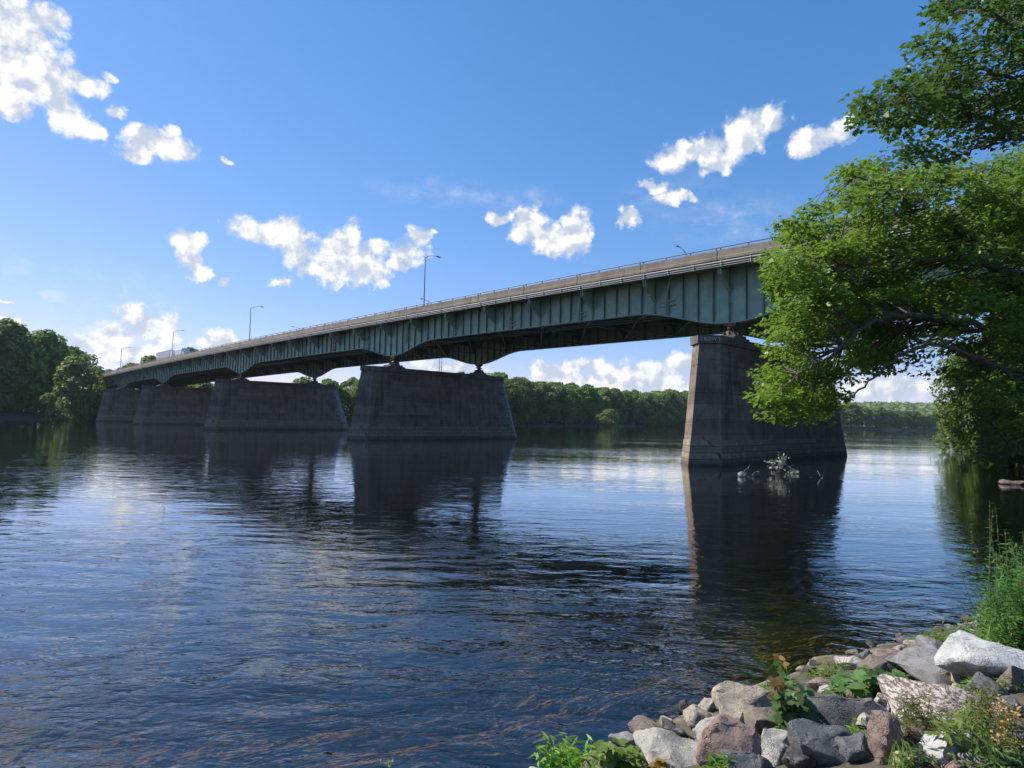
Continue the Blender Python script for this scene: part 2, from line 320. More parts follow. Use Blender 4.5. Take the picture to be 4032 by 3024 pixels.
def terrain():
    rr=np.r_[0.3,np.geomspace(1,5200,300)]
    an=np.r_[np.linspace(-50,50,340),np.linspace(52,308,96)]; an=np.radians(an); na=len(an)
    X=np.outer(rr,np.sin(an)).ravel(); Y=np.outer(rr,np.cos(an)).ravel(); Z=ground_z(np.c_[X,Y])
    i,j=np.meshgrid(np.arange(len(rr)-1),np.arange(na),indexing='ij'); k=(j+1)%na
    F=np.stack([i*na+j,i*na+k,(i+1)*na+k,(i+1)*na+j],-1).reshape(-1,4)[:,::-1]
    me=bpy.data.meshes.new('ground'); me.vertices.add(len(X)); me.vertices.foreach_set('co',np.c_[X,Y,Z].astype(np.float32).ravel())
    me.loops.add(F.size); me.loops.foreach_set('vertex_index',F.ravel().astype(np.int32)); me.polygons.add(len(F))
    me.polygons.foreach_set('loop_start',np.arange(0,F.size,4,dtype=np.int32)); me.polygons.foreach_set('use_smooth',np.ones(len(F),bool))
    def fn(t):
        p=geopos(t); sp=t.n('ShaderNodeSeparateXYZ',Vector=p); n=t.noise(p,1.3,6,.65); n2=t.noise(p,.06,5,.6)
        v=t.n('ShaderNodeTexVoronoi',Vector=p,Scale=5.5)
        soil=t.mix(t.rng(n,.3,.7),(.05,.042,.030),(.105,.088,.066)); soil=t.mix(t.rng(v.outputs[0],.0,.5,.0,.6),t.mix(.5,soil,(.14,.125,.10)),soil)
        grn=t.mix(t.rng(n2,.35,.65),(.035,.06,.018),(.075,.10,.028))
        c=t.mix(t.rng(t.math('ADD',sp.outputs[2],t.math('MULTIPLY',n,1.4)),1.9,3.0),soil,grn)
        bed=t.mix(t.rng(t.noise(p,2.6,5,.65),.4,.66),(.09,.072,.05),(.34,.285,.20))
        deep=t.mix(t.rng(n,.3,.7),(.135,.108,.074),(.21,.172,.122))
        bed=t.mix(t.rng(sp.outputs[2],-1.1,-.25),deep,bed)
        c=t.mix(t.rng(sp.outputs[2],-.02,.10),bed,c)
        return pbsdf(t,c,.95,t.bump(t.math('ADD',n,t.math('MULTIPLY',v.outputs[0],-.5)),.08),spec=.2)
    me.materials.append(material('bank_soil',fn)); me.update(calc_edges=True)
    tag(link('ground',me),kind='structure')
terrain()
def water():
    def fn(t):
        p=geopos(t)
        dist=t.n('ShaderNodeVectorMath',{'operation':'LENGTH'},i0=p).outputs['Value']
        calm=t.rng(t.noise(t.scalev(p,(.022,.07,1),(0,0,.25)),1,5,.6),.40,.62,.22,1.15)
        near=t.math('ADD',t.rng(t.math('LOGARITHM',dist,10.0),.82,1.48,1.35,0,True),t.rng(t.math('LOGARITHM',dist,10.0),1.2,2.1,.36,.15))
        amp=t.math('MULTIPLY',calm,near)
        warp=t.n('ShaderNodeVectorMath',{'operation':'ADD'},i0=p,i1=t.n('ShaderNodeVectorMath',{'operation':'SCALE'},i0=t.noise(p,.3,3,.5,out=1),Scale=1.5)).outputs[0]
        a=t.noise(t.scalev(warp,(.38,1.05,1),(0,0,.22)),1.2,2,.5)
        b=t.noise(t.scalev(warp,(.5,1.25,1),(0,0,-.10)),2.7,3,.55)
        c=t.noise(t.scalev(p,(.6,1.2,1),(0,0,.45)),8.0,2,.5)
        sw=t.noise(t.scalev(p,(.3,1,1),(0,0,.1)),.22,2,.5)
        ridge=t.math('SUBTRACT',1,t.math('MULTIPLY',t.math('ABSOLUTE',t.math('SUBTRACT',b,.5)),2.6))     # peaked wavelets
        h=t.math('ADD',t.math('MULTIPLY',a,.075),t.math('ADD',t.math('MULTIPLY',b,.045),t.math('MULTIPLY',ridge,.013)))
        h=t.math('ADD',h,t.math('MULTIPLY',t.math('MULTIPLY',c,.018),t.rng(dist,6,30,1,.0)))
        h=t.math('ADD',t.math('MULTIPLY',h,amp),t.math('MULTIPLY',sw,.012))
        nrm=t.bump(h,1.0)
        fr=t.math('MULTIPLY',t.n('ShaderNodeFresnel',IOR=1.45,Normal=nrm).outputs[0],1.4,clamp=True)
        gl=t.n('ShaderNodeBsdfAnisotropic',Color=(1,1,1),Roughness=.01,Normal=nrm).outputs[0]
        tr=t.n('ShaderNodeBsdfTransparent',Color=(.74,.63,.45)).outputs[0]
        return t.n('ShaderNodeMixShader',i0=fr,i1=tr,i2=gl).outputs[0]
    m=material('river_water',fn); b=MB(); n=40; L=np.r_[-4500,-1500,-500,-150,150,500,1500,4500]
    vs=[(x,y,0) for y in L for x in L]; k=len(L); b.add(vs,[(j*k+i,j*k+i+1,(j+1)*k+i+1,(j+1)*k+i) for j in range(k-1) for i in range(k-1)])
    tag(b.build('water',m),kind='structure')
water()
# ------------------------------------------------------------------ bridge   (local x across the deck, y along it, metres)
H=4.0; X0,Y0,TH=4.92157*H,14.35002*H,.7811; RZ=TH
PS=[0,15.36466*H,32.38591*H,48.5958*H,61.80786*H]; TR1,TR2=.83*H,7.13*H; TG=(1.5025*H,6.4565*H)
def prof(y): s=min(y/H,78.0); return H*(5.4539+.00767*s-.00022*s*s)
CG=.125*H+.35*H                                     # girder bearings sit here along y, from each pier
YA,YB=-24*H,79*H
def bottom(y):
    z=prof(y)-1.345*H
    for s in PS+[-15.5*H]:
        d=(y-s-CG)/(2.9*H)
        if abs(d)<1: z-=.50*H*.5*(1+math.cos(math.pi*d))
    return z
def br(x,y,z=0):
    c,s=math.cos(RZ),math.sin(RZ); return Vector((X0+x*c-y*s,Y0+x*s+y*c,z))
BR=thing('highway_bridge','long green steel girder bridge with concrete parapet crossing the river on stone piers','bridge',(X0,Y0,0),RZ)
def along(fn,y0,y1,n,mats,name,smooth=False):       # sweep a cross-section along the deck
    b=MB(); ys=[y0+(y1-y0)*i/n for i in range(n+1)]
    b.loft([[(x,y,z) for x,z in fn(y)] for y in ys]); return b.build(name,mats,BR,smooth)
# deck slab + road
along(lambda y:[(TR1+.05,prof(y)-.46*H),(TR1+.05,prof(y)-.245*H),(TR2-.05,prof(y)-.245*H),(TR2-.05,prof(y)-.46*H),(TR2-1.2,prof(y)-.40*H),(TR1+1.2,prof(y)-.40*H)],YA,YB,90,[M_PARA],'deck_slab')
along(lambda y:[(TR1+.55,prof(y)-.243*H),(TR1+.55,prof(y)-.23*H),(TR2-.55,prof(y)-.23*H),(TR2-.55,prof(y)-.243*H)],YA,YB,90,[M_ASPH],'roadway')
for x,sg in ((TR1,1),(TR2,-1)):
    along(lambda y:[(x,prof(y)-.19*H),(x,prof(y)-.085*H),(x+sg*.32,prof(y)-.085*H),(x+sg*.45,prof(y)-.242*H),(x+sg*.06,prof(y)-.242*H),(x+sg*.06,prof(y)-.19*H)][::sg],YA,YB,90,[M_PARA],'parapet')
    along(lambda y:[(x-sg*.10,prof(y)-.335*H),(x-sg*.10,prof(y)-.262*H),(x-sg*.04,prof(y)-.25*H),(x-sg*.04,prof(y)-.192*H),(x+sg*.045,prof(y)-.192*H),(x+sg*.045,prof(y)-.335*H)][::sg],YA,YB,90,[M_PARA],'fascia')
    b=MB(); b.tube([(x+sg*.14,y,prof(y)-.012*H) for y in np.linspace(YA,YB,120)],.055,6); b.build('hand_rail',M_RAIL,BR)
def postmesh():
    b=MB(); b.box(-.05,.05,-.06,.06,0,.075*H); b.box(-.09,.09,-.1,.1,-.01,.02); return b.build('rail_post',M_RAIL,BR)
post=postmesh(); pats=[]
for k in range(-10,36):
    for o in (.454,.573,1.291,2.009): pats.append((k*2.278+o)*H)
vis=sorted([y for y in pats if -3.2*H<y],key=lambda y:y)[:98]; rest=[y for y in pats if y not in vis and y<YB]
for i,y in enumerate(vis):
    o=post if i==0 else post.copy()
    if i: COL.objects.link(o); o.parent=BR
    o.location=(TR1+.14,y,prof(y)-.083*H)
b=MB()
for y in rest: b.box(TR1+.09,TR1+.19,y-.06,y+.06,prof(y)-.084*H,prof(y)-.012*H)
for y in pats:
    if y<YB: b.box(TR2-.19,TR2-.09,y-.06,y+.06,prof(y)-.084*H,prof(y)-.012*H)
tag(b.build('rail_post_run',M_RAIL,BR),kind='stuff')
# conduits under the near fascia
for dz,r,x in ((-.392,.085,-.06),(-.45,.065,-.02),(-.497,.05,.02)):
    b=MB(); b.tube([(TR1+x,y,prof(y)+dz*H) for y in np.linspace(-14*H,YB,110)],r,8)
    for y in np.arange(-14*H,60*H,3.03): b.tube([(TR1+x,y,prof(y)+dz*H),(TR1+x,y+.16,prof(y+.16)+dz*H)],r*1.35,8)
    b.build('conduit',M_PIPE,BR,True)
b=MB()
for y in np.arange(-14*H,70*H,3.03*1.0):
    b.box(TR1+.10,TR1+.14,y-.03,y+.03,prof(y)-.53*H,prof(y)-.335*H); b.box(TR1-.1,TR1+.14,y-.03,y+.03,prof(y)-.535*H,prof(y)-.522*H)
tag(b.build('conduit_hanger',M_RAIL,BR),kind='stuff')
# plate girders
BRK=[(.51+2.226*k)*H for k in range(-8,35)]
for gi,xg in enumerate(TG):
    out=-1 if gi==0 else 1; n=420; ys=np.linspace(YA,YB,n+1); top=lambda y:prof(y)-.40*H
    g=along(lambda y:[(xg-.03,bottom(y)),(xg-.03,top(y)),(xg+.03,top(y)),(xg+.03,bottom(y))],YA,YB,n,[M_GREEN],'girder_web')
    along(lambda y:[(xg-.34,bottom(y)-.09),(xg-.34,bottom(y)),(xg+.34,bottom(y)),(xg+.34,bottom(y)-.09)],YA,YB,n,[M_GREEN],'bottom_flange')
    along(lambda y:[(xg-.3,top(y)-.08),(xg-.3,top(y)),(xg+.3,top(y)),(xg+.3,top(y)-.08)],YA,YB,120,[M_GREEN],'top_flange')
    b=MB()                                          # angle stiffeners and lap plates of the web
    for k in range(len(BRK)-1):
        y0=BRK[k]; m=5
        for j in range(m):
            y=y0+j*(BRK[k+1]-y0)/m; w=.24
            for sgn in (-1,1):
                xa,xb=(xg-.03-w,xg-.031) if sgn<0 else (xg+.031,xg+.03+w)
                b.box(xa,xb,y-.05,y+.05,bottom(y)+.002,top(y)-.082)
    b.build('web_stiffener',M_GREEND,BR)  # shadowed side faces of the stiffeners put into their darker colour
    along(lambda y:[(xg+out*.034,bottom(y)+.42),(xg+out*.034,bottom(y)+.002),(xg+out*.05,bottom(y)+.002),(xg+out*.05,bottom(y)+.42)][::(1 if out<0 else -1)],YA,YB,n,[M_GREEN],'flange_angle')
    b=MB()
    for k in range(len(BRK)-1):
        for z in (.36,.62):
            ya,yb=BRK[k]+.3,BRK[k+1]-.3
            if abs(((BRK[k]+4)%(15.6*H))-7.8*H)<6*H and z>.5: continue
            x0_,x1_=sorted((xg+out*.031,xg+out*.055)); ym=(ya+yb)/2
            zz=bottom(ym)+(top(ym)-bottom(ym))*z
            s_=prof(yb)-prof(ya); b.loft([[(x0_,ya,zz-s_/2-.05),(x1_,ya,zz-s_/2-.05),(x1_,ya,zz-s_/2+.05),(x0_,ya,zz-s_/2+.05)],[(x0_,yb,zz+s_/2-.05),(x1_,yb,zz+s_/2-.05),(x1_,yb,zz+s_/2+.05),(x0_,yb,zz+s_/2+.05)]])
    b.build('lap_plate',M_GREEN,BR)
# cantilever brackets outside each girder, floor beams between
def bracket(xg,xe):
    sg=1 if xe>xg else -1; b=MB(); a=xg+sg*.035; e=xe-sg*.12
    zt=-.402*H; pr=[(a,zt),(e,zt),(e,zt-.26*H),(a,zt-.66*H)]
    for y in (-.02,): b.loft([[(x,y,z) for x,z in pr],[(x,y+.04,z) for x,z in pr]])
    b.beam((e,0,zt-.26*H),(a,0,zt-.66*H),.36,.05)
    b.box(min(e,e+sg*.05),max(e,e+sg*.05),-.2,-.09,zt-.27*H,zt-.01); b.box(min(e,e+sg*.05),max(e,e+sg*.05),.09,.2,zt-.27*H,zt-.01)
    b.box(min(a,a+sg*.22),max(a,a+sg*.22),-.06,.06,-1.33*H,zt-.665*H)
    return b.build('bracket',[M_GREEN],BR)
for xg,xe in ((TG[0],TR1+.25),(TG[1],TR2-.25)):
    p=bracket(xg,xe)
    for i,y in enumerate(BRK):
        o=p if i==0 else p.copy()
        if i: COL.objects.link(o); o.parent=BR
        o.location=(0,y,prof(y))
def floorbeam():
    b=MB(); x0,x1=TG[0]+.04,TG[1]-.04; b.box(x0,x1,-.02,.02,-.98*H,-.405*H); b.box(x0,x1,-.2,.2,-.99*H,-.982*H)
    xm=(x0+x1)/2
    for xs,sg in ((x0,1),(x1,-1)): b.loft([[(xs,y,-.98*H),(xs+sg*1.6,y,-.98*H),(xs,y,-1.3*H)] for y in (-.015,.015)])
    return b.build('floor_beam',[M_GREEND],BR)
p=floorbeam()
for i,y in enumerate(BRK):
    o=p if i==0 else p.copy()
    if i: COL.objects.link(o); o.parent=BR
    o.location=(0,y,prof(y))
for f in (.17,.34,.5,.66,.83):
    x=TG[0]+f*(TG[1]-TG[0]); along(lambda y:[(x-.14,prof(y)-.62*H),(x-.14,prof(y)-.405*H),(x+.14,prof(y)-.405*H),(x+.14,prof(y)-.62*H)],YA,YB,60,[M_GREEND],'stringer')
b=MB(); x0,x1=TG[0]+.3,TG[1]-.3; xm=(x0+x1)/2
for k in range(len(BRK)-1):
    ya,yb=BRK[k],BRK[k+1]; z=lambda y:max(bottom(y)+.22,prof(y)-1.31*H)
    for xa,xb in ((x0,xm),(x1,xm)):
        b.beam((xa,ya,z(ya)),(xb,yb,prof(yb)-1.0*H),.22,.14); b.beam((xa,yb,z(yb)),(xb,ya,prof(ya)-1.0*H),.22,.14)
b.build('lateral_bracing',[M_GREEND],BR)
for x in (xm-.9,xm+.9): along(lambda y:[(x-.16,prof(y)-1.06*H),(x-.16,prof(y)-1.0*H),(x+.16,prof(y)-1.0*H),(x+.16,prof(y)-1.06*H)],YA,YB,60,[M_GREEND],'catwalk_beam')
def spout():
    b=MB(); x=TG[0]-.28; xe=TR1+1.7; z=-.42*H
    b.tube([(xe,-.9,z),(xe+.1,-.85,z-.25),(x-.05,-.1,-.86*H),(x,0,-.93*H),(x,0,-1.43*H)],.10,8)
    o=b.build('downspout',[M_GREEN],BR,True)
    c=MB()
    for dz in (-1.08,-1.2): c.box(TG[0]-.24,TG[0]-.04,-.95,.95,dz*H-.06,dz*H+.06)
    c.build('spout_bracket',[M_GREEN],o); return o
p=spout(); k0=[c for c in COL.objects if c.parent==p][0]
SP=[(2.35+3.13*k)*H for k in range(-2,22)]
for i,y in enumerate(SP):
    hz=0
    if i:
        o=p.copy(); COL.objects.link(o); o.parent=BR; c=k0.copy(); COL.objects.link(c); c.parent=o
    else: o=p
    o.location=(0,y,prof(y))
# ------------------------------------------------------------------ piers
def lerp(a,b,k): return a+(b-a)*k
PB=dict(y0=0,y1=1.03,t0=0,t1=8.62,n0=-.60,n1=9.25); PT=dict(y0=.175,y1=.90,t0=.28,t1=7.75,n0=-.07,n1=8.2)
ZC=3.115*H; ZT=ZC-.20*H
def hexa(k,z,g=0,ext=0,zk=None):
    q={a:lerp(PB[a],PT[a],k)*H for a in PB}; ym=(q['y0']+q['y1'])/2; e=ext*H
    return [(q['t0']-g*.4,q['y0']-g,z),(q['t1']+e+g*.4,q['y0']-g,z),(q['n1']+e+g,ym,z),(q['t1']+e+g*.4,q['y1']+g,z),(q['t0']-g*.4,q['y1']+g,z),(q['n0']-g,ym,z)]
def pier(i,label,ext=0):
    root=thing('bridge_pier',label,'bridge pier',br(0,PS[i]),RZ,'stone piers of the bridge')
    kz=lambda z:z/ZT
    b=MB(); b.loft([hexa(kz(z),z,0,ext) for z in (.595*H,1.8*H,ZT)]); sh=b.build('shaft',M_CONC,root)
    c=MB()
    for z in np.array((1.02,1.72,2.40))*H:             # construction joints: shallow dark lips
        c.loft([hexa(kz(z-.02),z-.02,.012,ext),hexa(kz(z+.02),z+.02,.012,ext)])
    c.build('pour_joint',M_TAR,sh)
    b=MB(); b.loft([hexa(-.25,-3.0,.05,ext),hexa(kz(.60*H),.60*H,.05,ext)]); b.build('stone_base',M_BAND,root)
    b=MB(); b.loft([hexa(-.25,-3.0,.11,ext),hexa(kz(.30*H),.30*H,.085,ext)]); b.build('water_course',M_BAND,root)
    b=MB(); b.loft([hexa(1,ZT,.16,ext),hexa(1,ZT+.03,.24,ext),hexa(1,ZC,.24,ext)]); cap=b.build('cap',M_CAP,root)
    # granite upstream nose with toothed edge
    b=MB(); n=int((ZT-.62*H)/.62)
    for k in range(n):
        z0=.605*H+k*.62; z1=z0+.60; w=.35+(k%2)*.75+(.3 if k%3==0 else 0); rings=[]
        for z in (z0,z1):
            h=hexa(kz(z),z,.03,ext); c_,d_,e_=h[1],h[2],h[3]
            rings.append([(c_[0]-w,c_[1],z),c_,d_,e_,(e_[0]-w,e_[1],z)])
        b.loft(rings)
    b.build('granite_nose',M_GRAN,root)
    zg=[bottom(PS[i]+CG)-.09]*2; ym=.125*H+.35*H
    for t in TG:
        b=MB(); zp=ZC+.13*H
        b.box(t-2.1,t+1.5,ym-1.25,ym+1.25,ZC+.004,ZC+.06*H); b.box(t-1.45,t+1.05,ym-1.1,ym+1.1,ZC+.06*H+.003,zp); ped=b.build('pedestal',M_CAP,root)
        b=MB(); z0,z1=zp+.004,bottom(PS[i]+CG)-.095; hh=z1-z0; wy=.95
        pr=[(1.0,0),(1.0,.10),(.34,.45),(.22,.58),(.30,.66),(.72,.92),(.8,1)]
        b.loft([[(t-.55*w,ym-wy*w,z0+hh*k),(t+.55*w,ym-wy*w,z0+hh*k),(t+.55*w,ym+wy*w,z0+hh*k),(t-.55*w,ym+wy*w,z0+hh*k)] for w,k in pr])
        for yy in (-.55,0,.55): b.box(t-.66,t+.66,ym+yy-.04,ym+yy+.04,z0+.003,z0+hh*.34)
        b.tube([(t-.75,ym,z0+hh*.58),(t+.75,ym,z0+hh*.58)],.13,8)
        b.build('bearing',M_RUST,root)
    return root,cap,sh
PL=['nearest bridge pier with pale lettering on its cap, partly behind the maple boughs','second bridge pier from the right, seen broadside with black scrawl under its cap',
    'middle one of the five bridge piers, overlapping the next pier to its left','fourth bridge pier from the right, its left end clear of the far shore','farthest and smallest bridge pier, beside the wooded left bank']
piers=[pier(i,PL[i],.35 if i==0 else 0) for i in range(5)]
def word(txt,parent,name,loc,rot,size,m):
    cu=bpy.data.curves.new(name,'FONT'); cu.body=txt; cu.size=size; cu.extrude=.004; cu.offset=.006; cu.space_character=1.15
    tmp=bpy.data.objects.new(name,cu); COL.objects.link(tmp); bpy.context.view_layer.update()
    me=bpy.data.meshes.new_from_object(tmp.evaluated_get(bpy.context.evaluated_depsgraph_get())); bpy.data.objects.remove(tmp)
    me.name=name; me.materials.clear(); me.materials.append(m); o=link(name,me,parent); o.location=loc; o.rotation_euler=rot; return o
h=hexa(1,0,.24,.35); P5,P0=Vector(h[5][:2]),Vector(h[0][:2]); dv=(P0-P5).normalized(); nv=Vector((dv.y,-dv.x))
q=P5+dv*.22+nv*.012
word('CROW I',piers[0][1],'lettering',(q.x,q.y,ZT+.27),(math.pi/2,0,math.atan2(dv.y,dv.x)),.46,M_CHALK)
def scrawl(parent,t0,z0,n,w,hh,seed,k):
    rg=random.Random(seed); b=MB(); y=lambda z:lerp(PB['y0'],PT['y0'],z/ZT)*H-.014
    for i in range(n):
        x=t0+w*i/n+rg.uniform(-.06,.06); l=hh*rg.uniform(.35,1); z=z0-rg.uniform(0,.15); ww=rg.uniform(.04,.10)
        b.loft([[(x,y(zz)-.004,zz),(x+ww,y(zz)-.004,zz),(x+ww,y(zz)+.02,zz),(x,y(zz)+.02,zz)] for zz in (z-l,z)])
        if rg.random()<.4: z2=z-l*.4; b.box(x-.12,x+.3,y(z2)-.004,y(z2)+.02,z2-.05,z2)
    b.build('scrawl',M_TAR,parent)
scrawl(piers[1][2],2.9*H/4*1.0+1.2,ZT-.35,13,2.6,.95,3,0); scrawl(piers[0][2],2.2,ZT-3.3,12,2.8,1.3,5,0); scrawl(piers[1][2],TG[1]+1.5,.95*H,3,1.1,1.5,6,0)
# ------------------------------------------------------------------ street lamps on the parapets
def lamp():
    r=thing('street_lamp','x','street lamp')
    b=MB(); b.tube([(0,0,0),(0,0,7.9)],[.115,.07],10); b.box(-.2,.2,-.2,.2,-.02,.08); b.build('pole',M_STEEL,r)
    b=MB(); b.tube([(0,0,7.75),(.7,0,8.15),(1.5,0,8.38),(2.3,0,8.45)],[.05,.045,.04,.035],8); b.tube([(0,0,7.15),(.5,0,7.55),(.95,0,8.2)],.03,6); b.build('arm',M_STEEL,r)
    b=MB(); b.loft([[(2.2,-.06,8.42),(2.2,.06,8.42),(2.2,.06,8.5),(2.2,-.06,8.5)],[(2.5,-.17,8.38),(2.5,.17,8.38),(2.5,.13,8.54),(2.5,-.13,8.54)],[(3.05,-.15,8.40),(3.05,.15,8.40),(3.05,.1,8.5),(3.05,-.1,8.5)]])
    hd=b.build('lamp_head',M_STEEL,r); b=MB(); b.box(2.55,3.0,-.11,.11,8.355,8.383); b.build('lens',M_LENS,hd); return r
LP=lamp(); first=True
LS=[(12.93,'tallest street lamp, on the near parapet above the middle of the bridge'),(30.24,'second tallest street lamp, standing on the near parapet left of the bridge centre'),
    (45.1,'street lamp on the near parapet beside the truck'),(60.85,'thin street lamp on the near parapet left of the truck'),(73.2,'street lamp at the far end of the bridge, its arm above the left bank trees')]
for i,(s,l) in enumerate(LS):
    o=LP if i==0 else dup(LP); p=br(TR1+.16,s*H,prof(s*H)-.085*H); o.location=p; o.rotation_euler=(0,0,RZ); o['label']=l; o['group']='street lamps on the bridge'
for s,l in ((4.9,'street lamp on the far parapet whose head shows over the rail near the maple'),(20.7,'street lamp on the far parapet, its head peeping just left of the tallest lamp'),(36.5,'street lamp on the far parapet, only its head over the rail left of centre'),(66.0,'street lamp on the far parapet near the thin lamp at left')):
    o=dup(LP,br(TR2-.16,s*H,prof(s*H)-.085*H),RZ+math.pi,label=l,group='street lamps on the bridge')
# ------------------------------------------------------------------ trucks on the deck
def wheels(root,ys,x0,x1):
    for y in ys:
        for x in (x0,x1):
            b=MB(); b.tube([(x-.15,y,.52),(x+.15,y,.52)],.5,16); w=b.build('wheel',M_RUBBER,root); b=MB(); b.tube([(x-.16,y,.52),(x+.16,y,.52)],.25,10); b.build('rim',M_STEEL,w)
def truck():
    y=50.0*H; x=TR1+4.4; r=thing('semi_truck','white cab truck pulling a grey box trailer along the bridge deck','truck',br(x,y,prof(y)-.228*H),RZ)
    b=MB(); b.box(-1.28,1.28,-6,8.6,1.15,4.1); b.box(-1.3,1.3,-6.02,8.62,4.0,4.14); b.box(-.5,.5,-6,8.6,.85,1.15); b.build('trailer',M_VAN,r)
    b=MB(); b.loft([[(-1.2,-9.8,.6),(1.2,-9.8,.6),(1.2,-6.5,.6),(-1.2,-6.5,.6)],[(-1.2,-9.8,2.0),(1.2,-9.8,2.0),(1.2,-6.5,2.0),(-1.2,-6.5,2.0)],[(-1.15,-9.3,2.9),(1.15,-9.3,2.9),(1.2,-6.5,2.9),(-1.2,-6.5,2.9)],[(-.95,-8.2,3.95),(.95,-8.2,3.95),(1.15,-6.6,4.05),(-1.15,-6.6,4.05)]])
    cb=b.build('cab',M_WHITE,r); b=MB(); b.loft([[(-1.05,-9.86,2.05),(1.05,-9.86,2.05),(1.05,-9.75,2.02),(-1.05,-9.75,2.02)],[(-1.0,-9.38,2.8),(1.0,-9.38,2.8),(1.0,-9.28,2.8),(-1.0,-9.28,2.8)]]); b.build('windscreen',M_GLASS,cb)
    wheels(r,(-9,-6.9,-5.8,6.2,7.4),-1.1,1.1)
    y=46.3*H; r=thing('delivery_truck','white box truck with a rounded roof just ahead of the grey trailer','truck',br(x,y,prof(y)-.228*H),RZ)
    b=MB(); b.loft([[(a*1.2,y_,.9),(a*-1.2,y_,.9),(a*-1.2,y_,3.5),(a*-1.0,y_,3.75),(a*1.0,y_,3.75),(a*1.2,y_,3.5)] for y_,a in ((-3.2,-1),(3.6,-1))]); b.build('cargo_box',M_WHITE,r)
    b=MB(); b.loft([[(-1.1,-5.3,.6),(1.1,-5.3,.6),(1.1,-3.25,.6),(-1.1,-3.25,.6)],[(-1.1,-5.3,1.6),(1.1,-5.3,1.6),(1.1,-3.25,1.6),(-1.1,-3.25,1.6)],[(-1,-4.5,2.7),(1,-4.5,2.7),(1.05,-3.25,2.75),(-1.05,-3.25,2.75)]]); b.build('cab',M_WHITE,r)
    wheels(r,(-4.3,2.4),-1.05,1.05)
truck()
# ------------------------------------------------------------------ trees
def tree_proto(seed,nb,per,leaf,lm,slim=1.0,low=.12,bark=None):
    """unit-height tree: trunk and limbs (M_BARKF) and a crown of leaf clumps"""
    rg=np.random.default_rng(seed); b=MB(); bl=[]
    b.tube([(0,0,-.06),(.005,0,.2),(-.006,.008,.45),(.008,-.006,.72)],[.026,.019,.013,.005],8)
    for k in range(nb):
        h=low+(.9-low)*((k+.5)/nb)**.85; a=k*2.4+rg.uniform(-.5,.5)
        env=math.sin(math.pi*min(1,(h-low+.10)/(1.03-low)))**.6*.36*slim
        rad=env*rg.uniform(.45,1.0); c=np.array([math.cos(a)*rad,math.sin(a)*rad,h]); r=rg.uniform(.09,.145)*(1.15-.35*h)
        bl.append((c,np.array([r*1.15,r*1.15,r*.85])))
        z0=max(.1,h-rad*.8-.05); b.tube([(0,0,z0),(c[0]*.55,c[1]*.55,(z0+h)/2-.01),tuple(c)],[.009,.006,.002],5,False)
    bl.append((np.array([0,0,.88]),np.array([.10,.10,.10])))
    P=[];N=[]
    for c,r in bl:
        d=unit(rg.normal(size=(per,3))+[0,0,.25]); lump=1+.28*np.sin(d[:,0]*7+seed)*np.sin(d[:,1]*6+c[2]*20)*np.cos(d[:,2]*5)
        rr=rg.uniform(.55,1.08,(per,1))**.6*lump[:,None]; P.append(c+d*r*rr); N.append(unit(d*.9+rg.normal(size=(per,3))*.55+[0,0,.35]))
    P=np.concatenate(P); N=np.concatenate(N); D=rg.normal(size=P.shape)
    V=place_leaves(P,N,D,leaf*rg.uniform(.6,1.4,len(P)),T_CLUMP)
    root=bpy.data.objects.new('tree',None); COL.objects.link(root); root.empty_display_size=.1
    t=b.build('trunk',bark or M_BARKF,root,True); c=polys('crown',V,lm,root); return root
PROT=[tree_proto(10+i,26,210,.034,L_FAR,[.95,1.15,.85,1.05,1.25,.75][i],[.03,.05,.10,.02,.04,.06][i]) for i in range(6)]
PROT_USED=[False]*6
rt=random.Random(5)
def put_tree(i,x,y,ztop,wide,label,group,sink=0):
    z=gz(x,y)-sink; hgt=max(4,ztop-z); sc=(hgt*wide,hgt*wide,hgt)
    o=PROT[i] if not PROT_USED[i] else dup(PROT[i])
    PROT_USED[i]=True
    o.name='leafy_tree'; o.location=(x,y,z); o.rotation_euler=(0,0,rt.uniform(0,6.28)); o.scale=sc
    tag(o,label,'tree',group); return o
def hor(px): return 1650.4+.01986*(px-2016)        # horizon row, full-size picture pixels
TOPX=[-300,0,120,200,270,320,380,430,520,620,700,800,900,1000,1250,1350,1700,1830,1990,2100,2230,2370,2450,2550,2700,3000,3300,3420,3520,3700,4100]
TOPY=[1220,1252,1290,1310,1350,1420,1470,1500,1490,1490,1500,1500,1505,1500,1490,1475,1460,1465,1472,1488,1502,1524,1530,1540,1530,1560,1582,1592,1612,1630,1640]
def px_of(x,y): return 2016+2411.4*x/y
def shore_row(pts,step,offs,label,group,wide=(.85,1.2),jit=3,drop=(0,0)):
    for a,b_ in zip(pts[:-1],pts[1:]):
        a=Vector(a); b_=Vector(b_); L=(b_-a).length; n=max(1,int(L/step)); d=(b_-a)/L; nm=Vector((-d.y,d.x))
        for k in range(n):
            p=a+d*(L*(k+rt.random()*.6+.2)/n)+nm*(offs+rt.uniform(-jit,jit)); px=px_of(p.x,p.y)
            if px<-500 or px>4300: continue
            top=np.interp(px,TOPX,TOPY); zt=CAMH+(hor(px)-top)/2411.4*p.y; zt+=-rt.uniform(*drop)*zt+rt.uniform(-2.4,1.6)
            put_tree(rt.randrange(6),p.x,p.y,zt,rt.uniform(*wide),label,group)
LB=[(-330,206),(-236,236),(-205,254),(-190,270),(-182,288)]
shore_row(LB,11,7,'tall dark tree massed on the left bank beside the bridge end','left bank trees',(.85,1.15),3)
shore_row(LB,13,22,'tall dark tree massed on the left bank beside the bridge end','left bank trees',(.9,1.2),5)
shore_row(LB,9,1.5,'tall dark tree massed on the left bank beside the bridge end','left bank trees',(.8,1.1),2,(.35,.6))
FB=[(-160,284),(-64,316),(16,389),(90,474),(150,565),(250,646)]
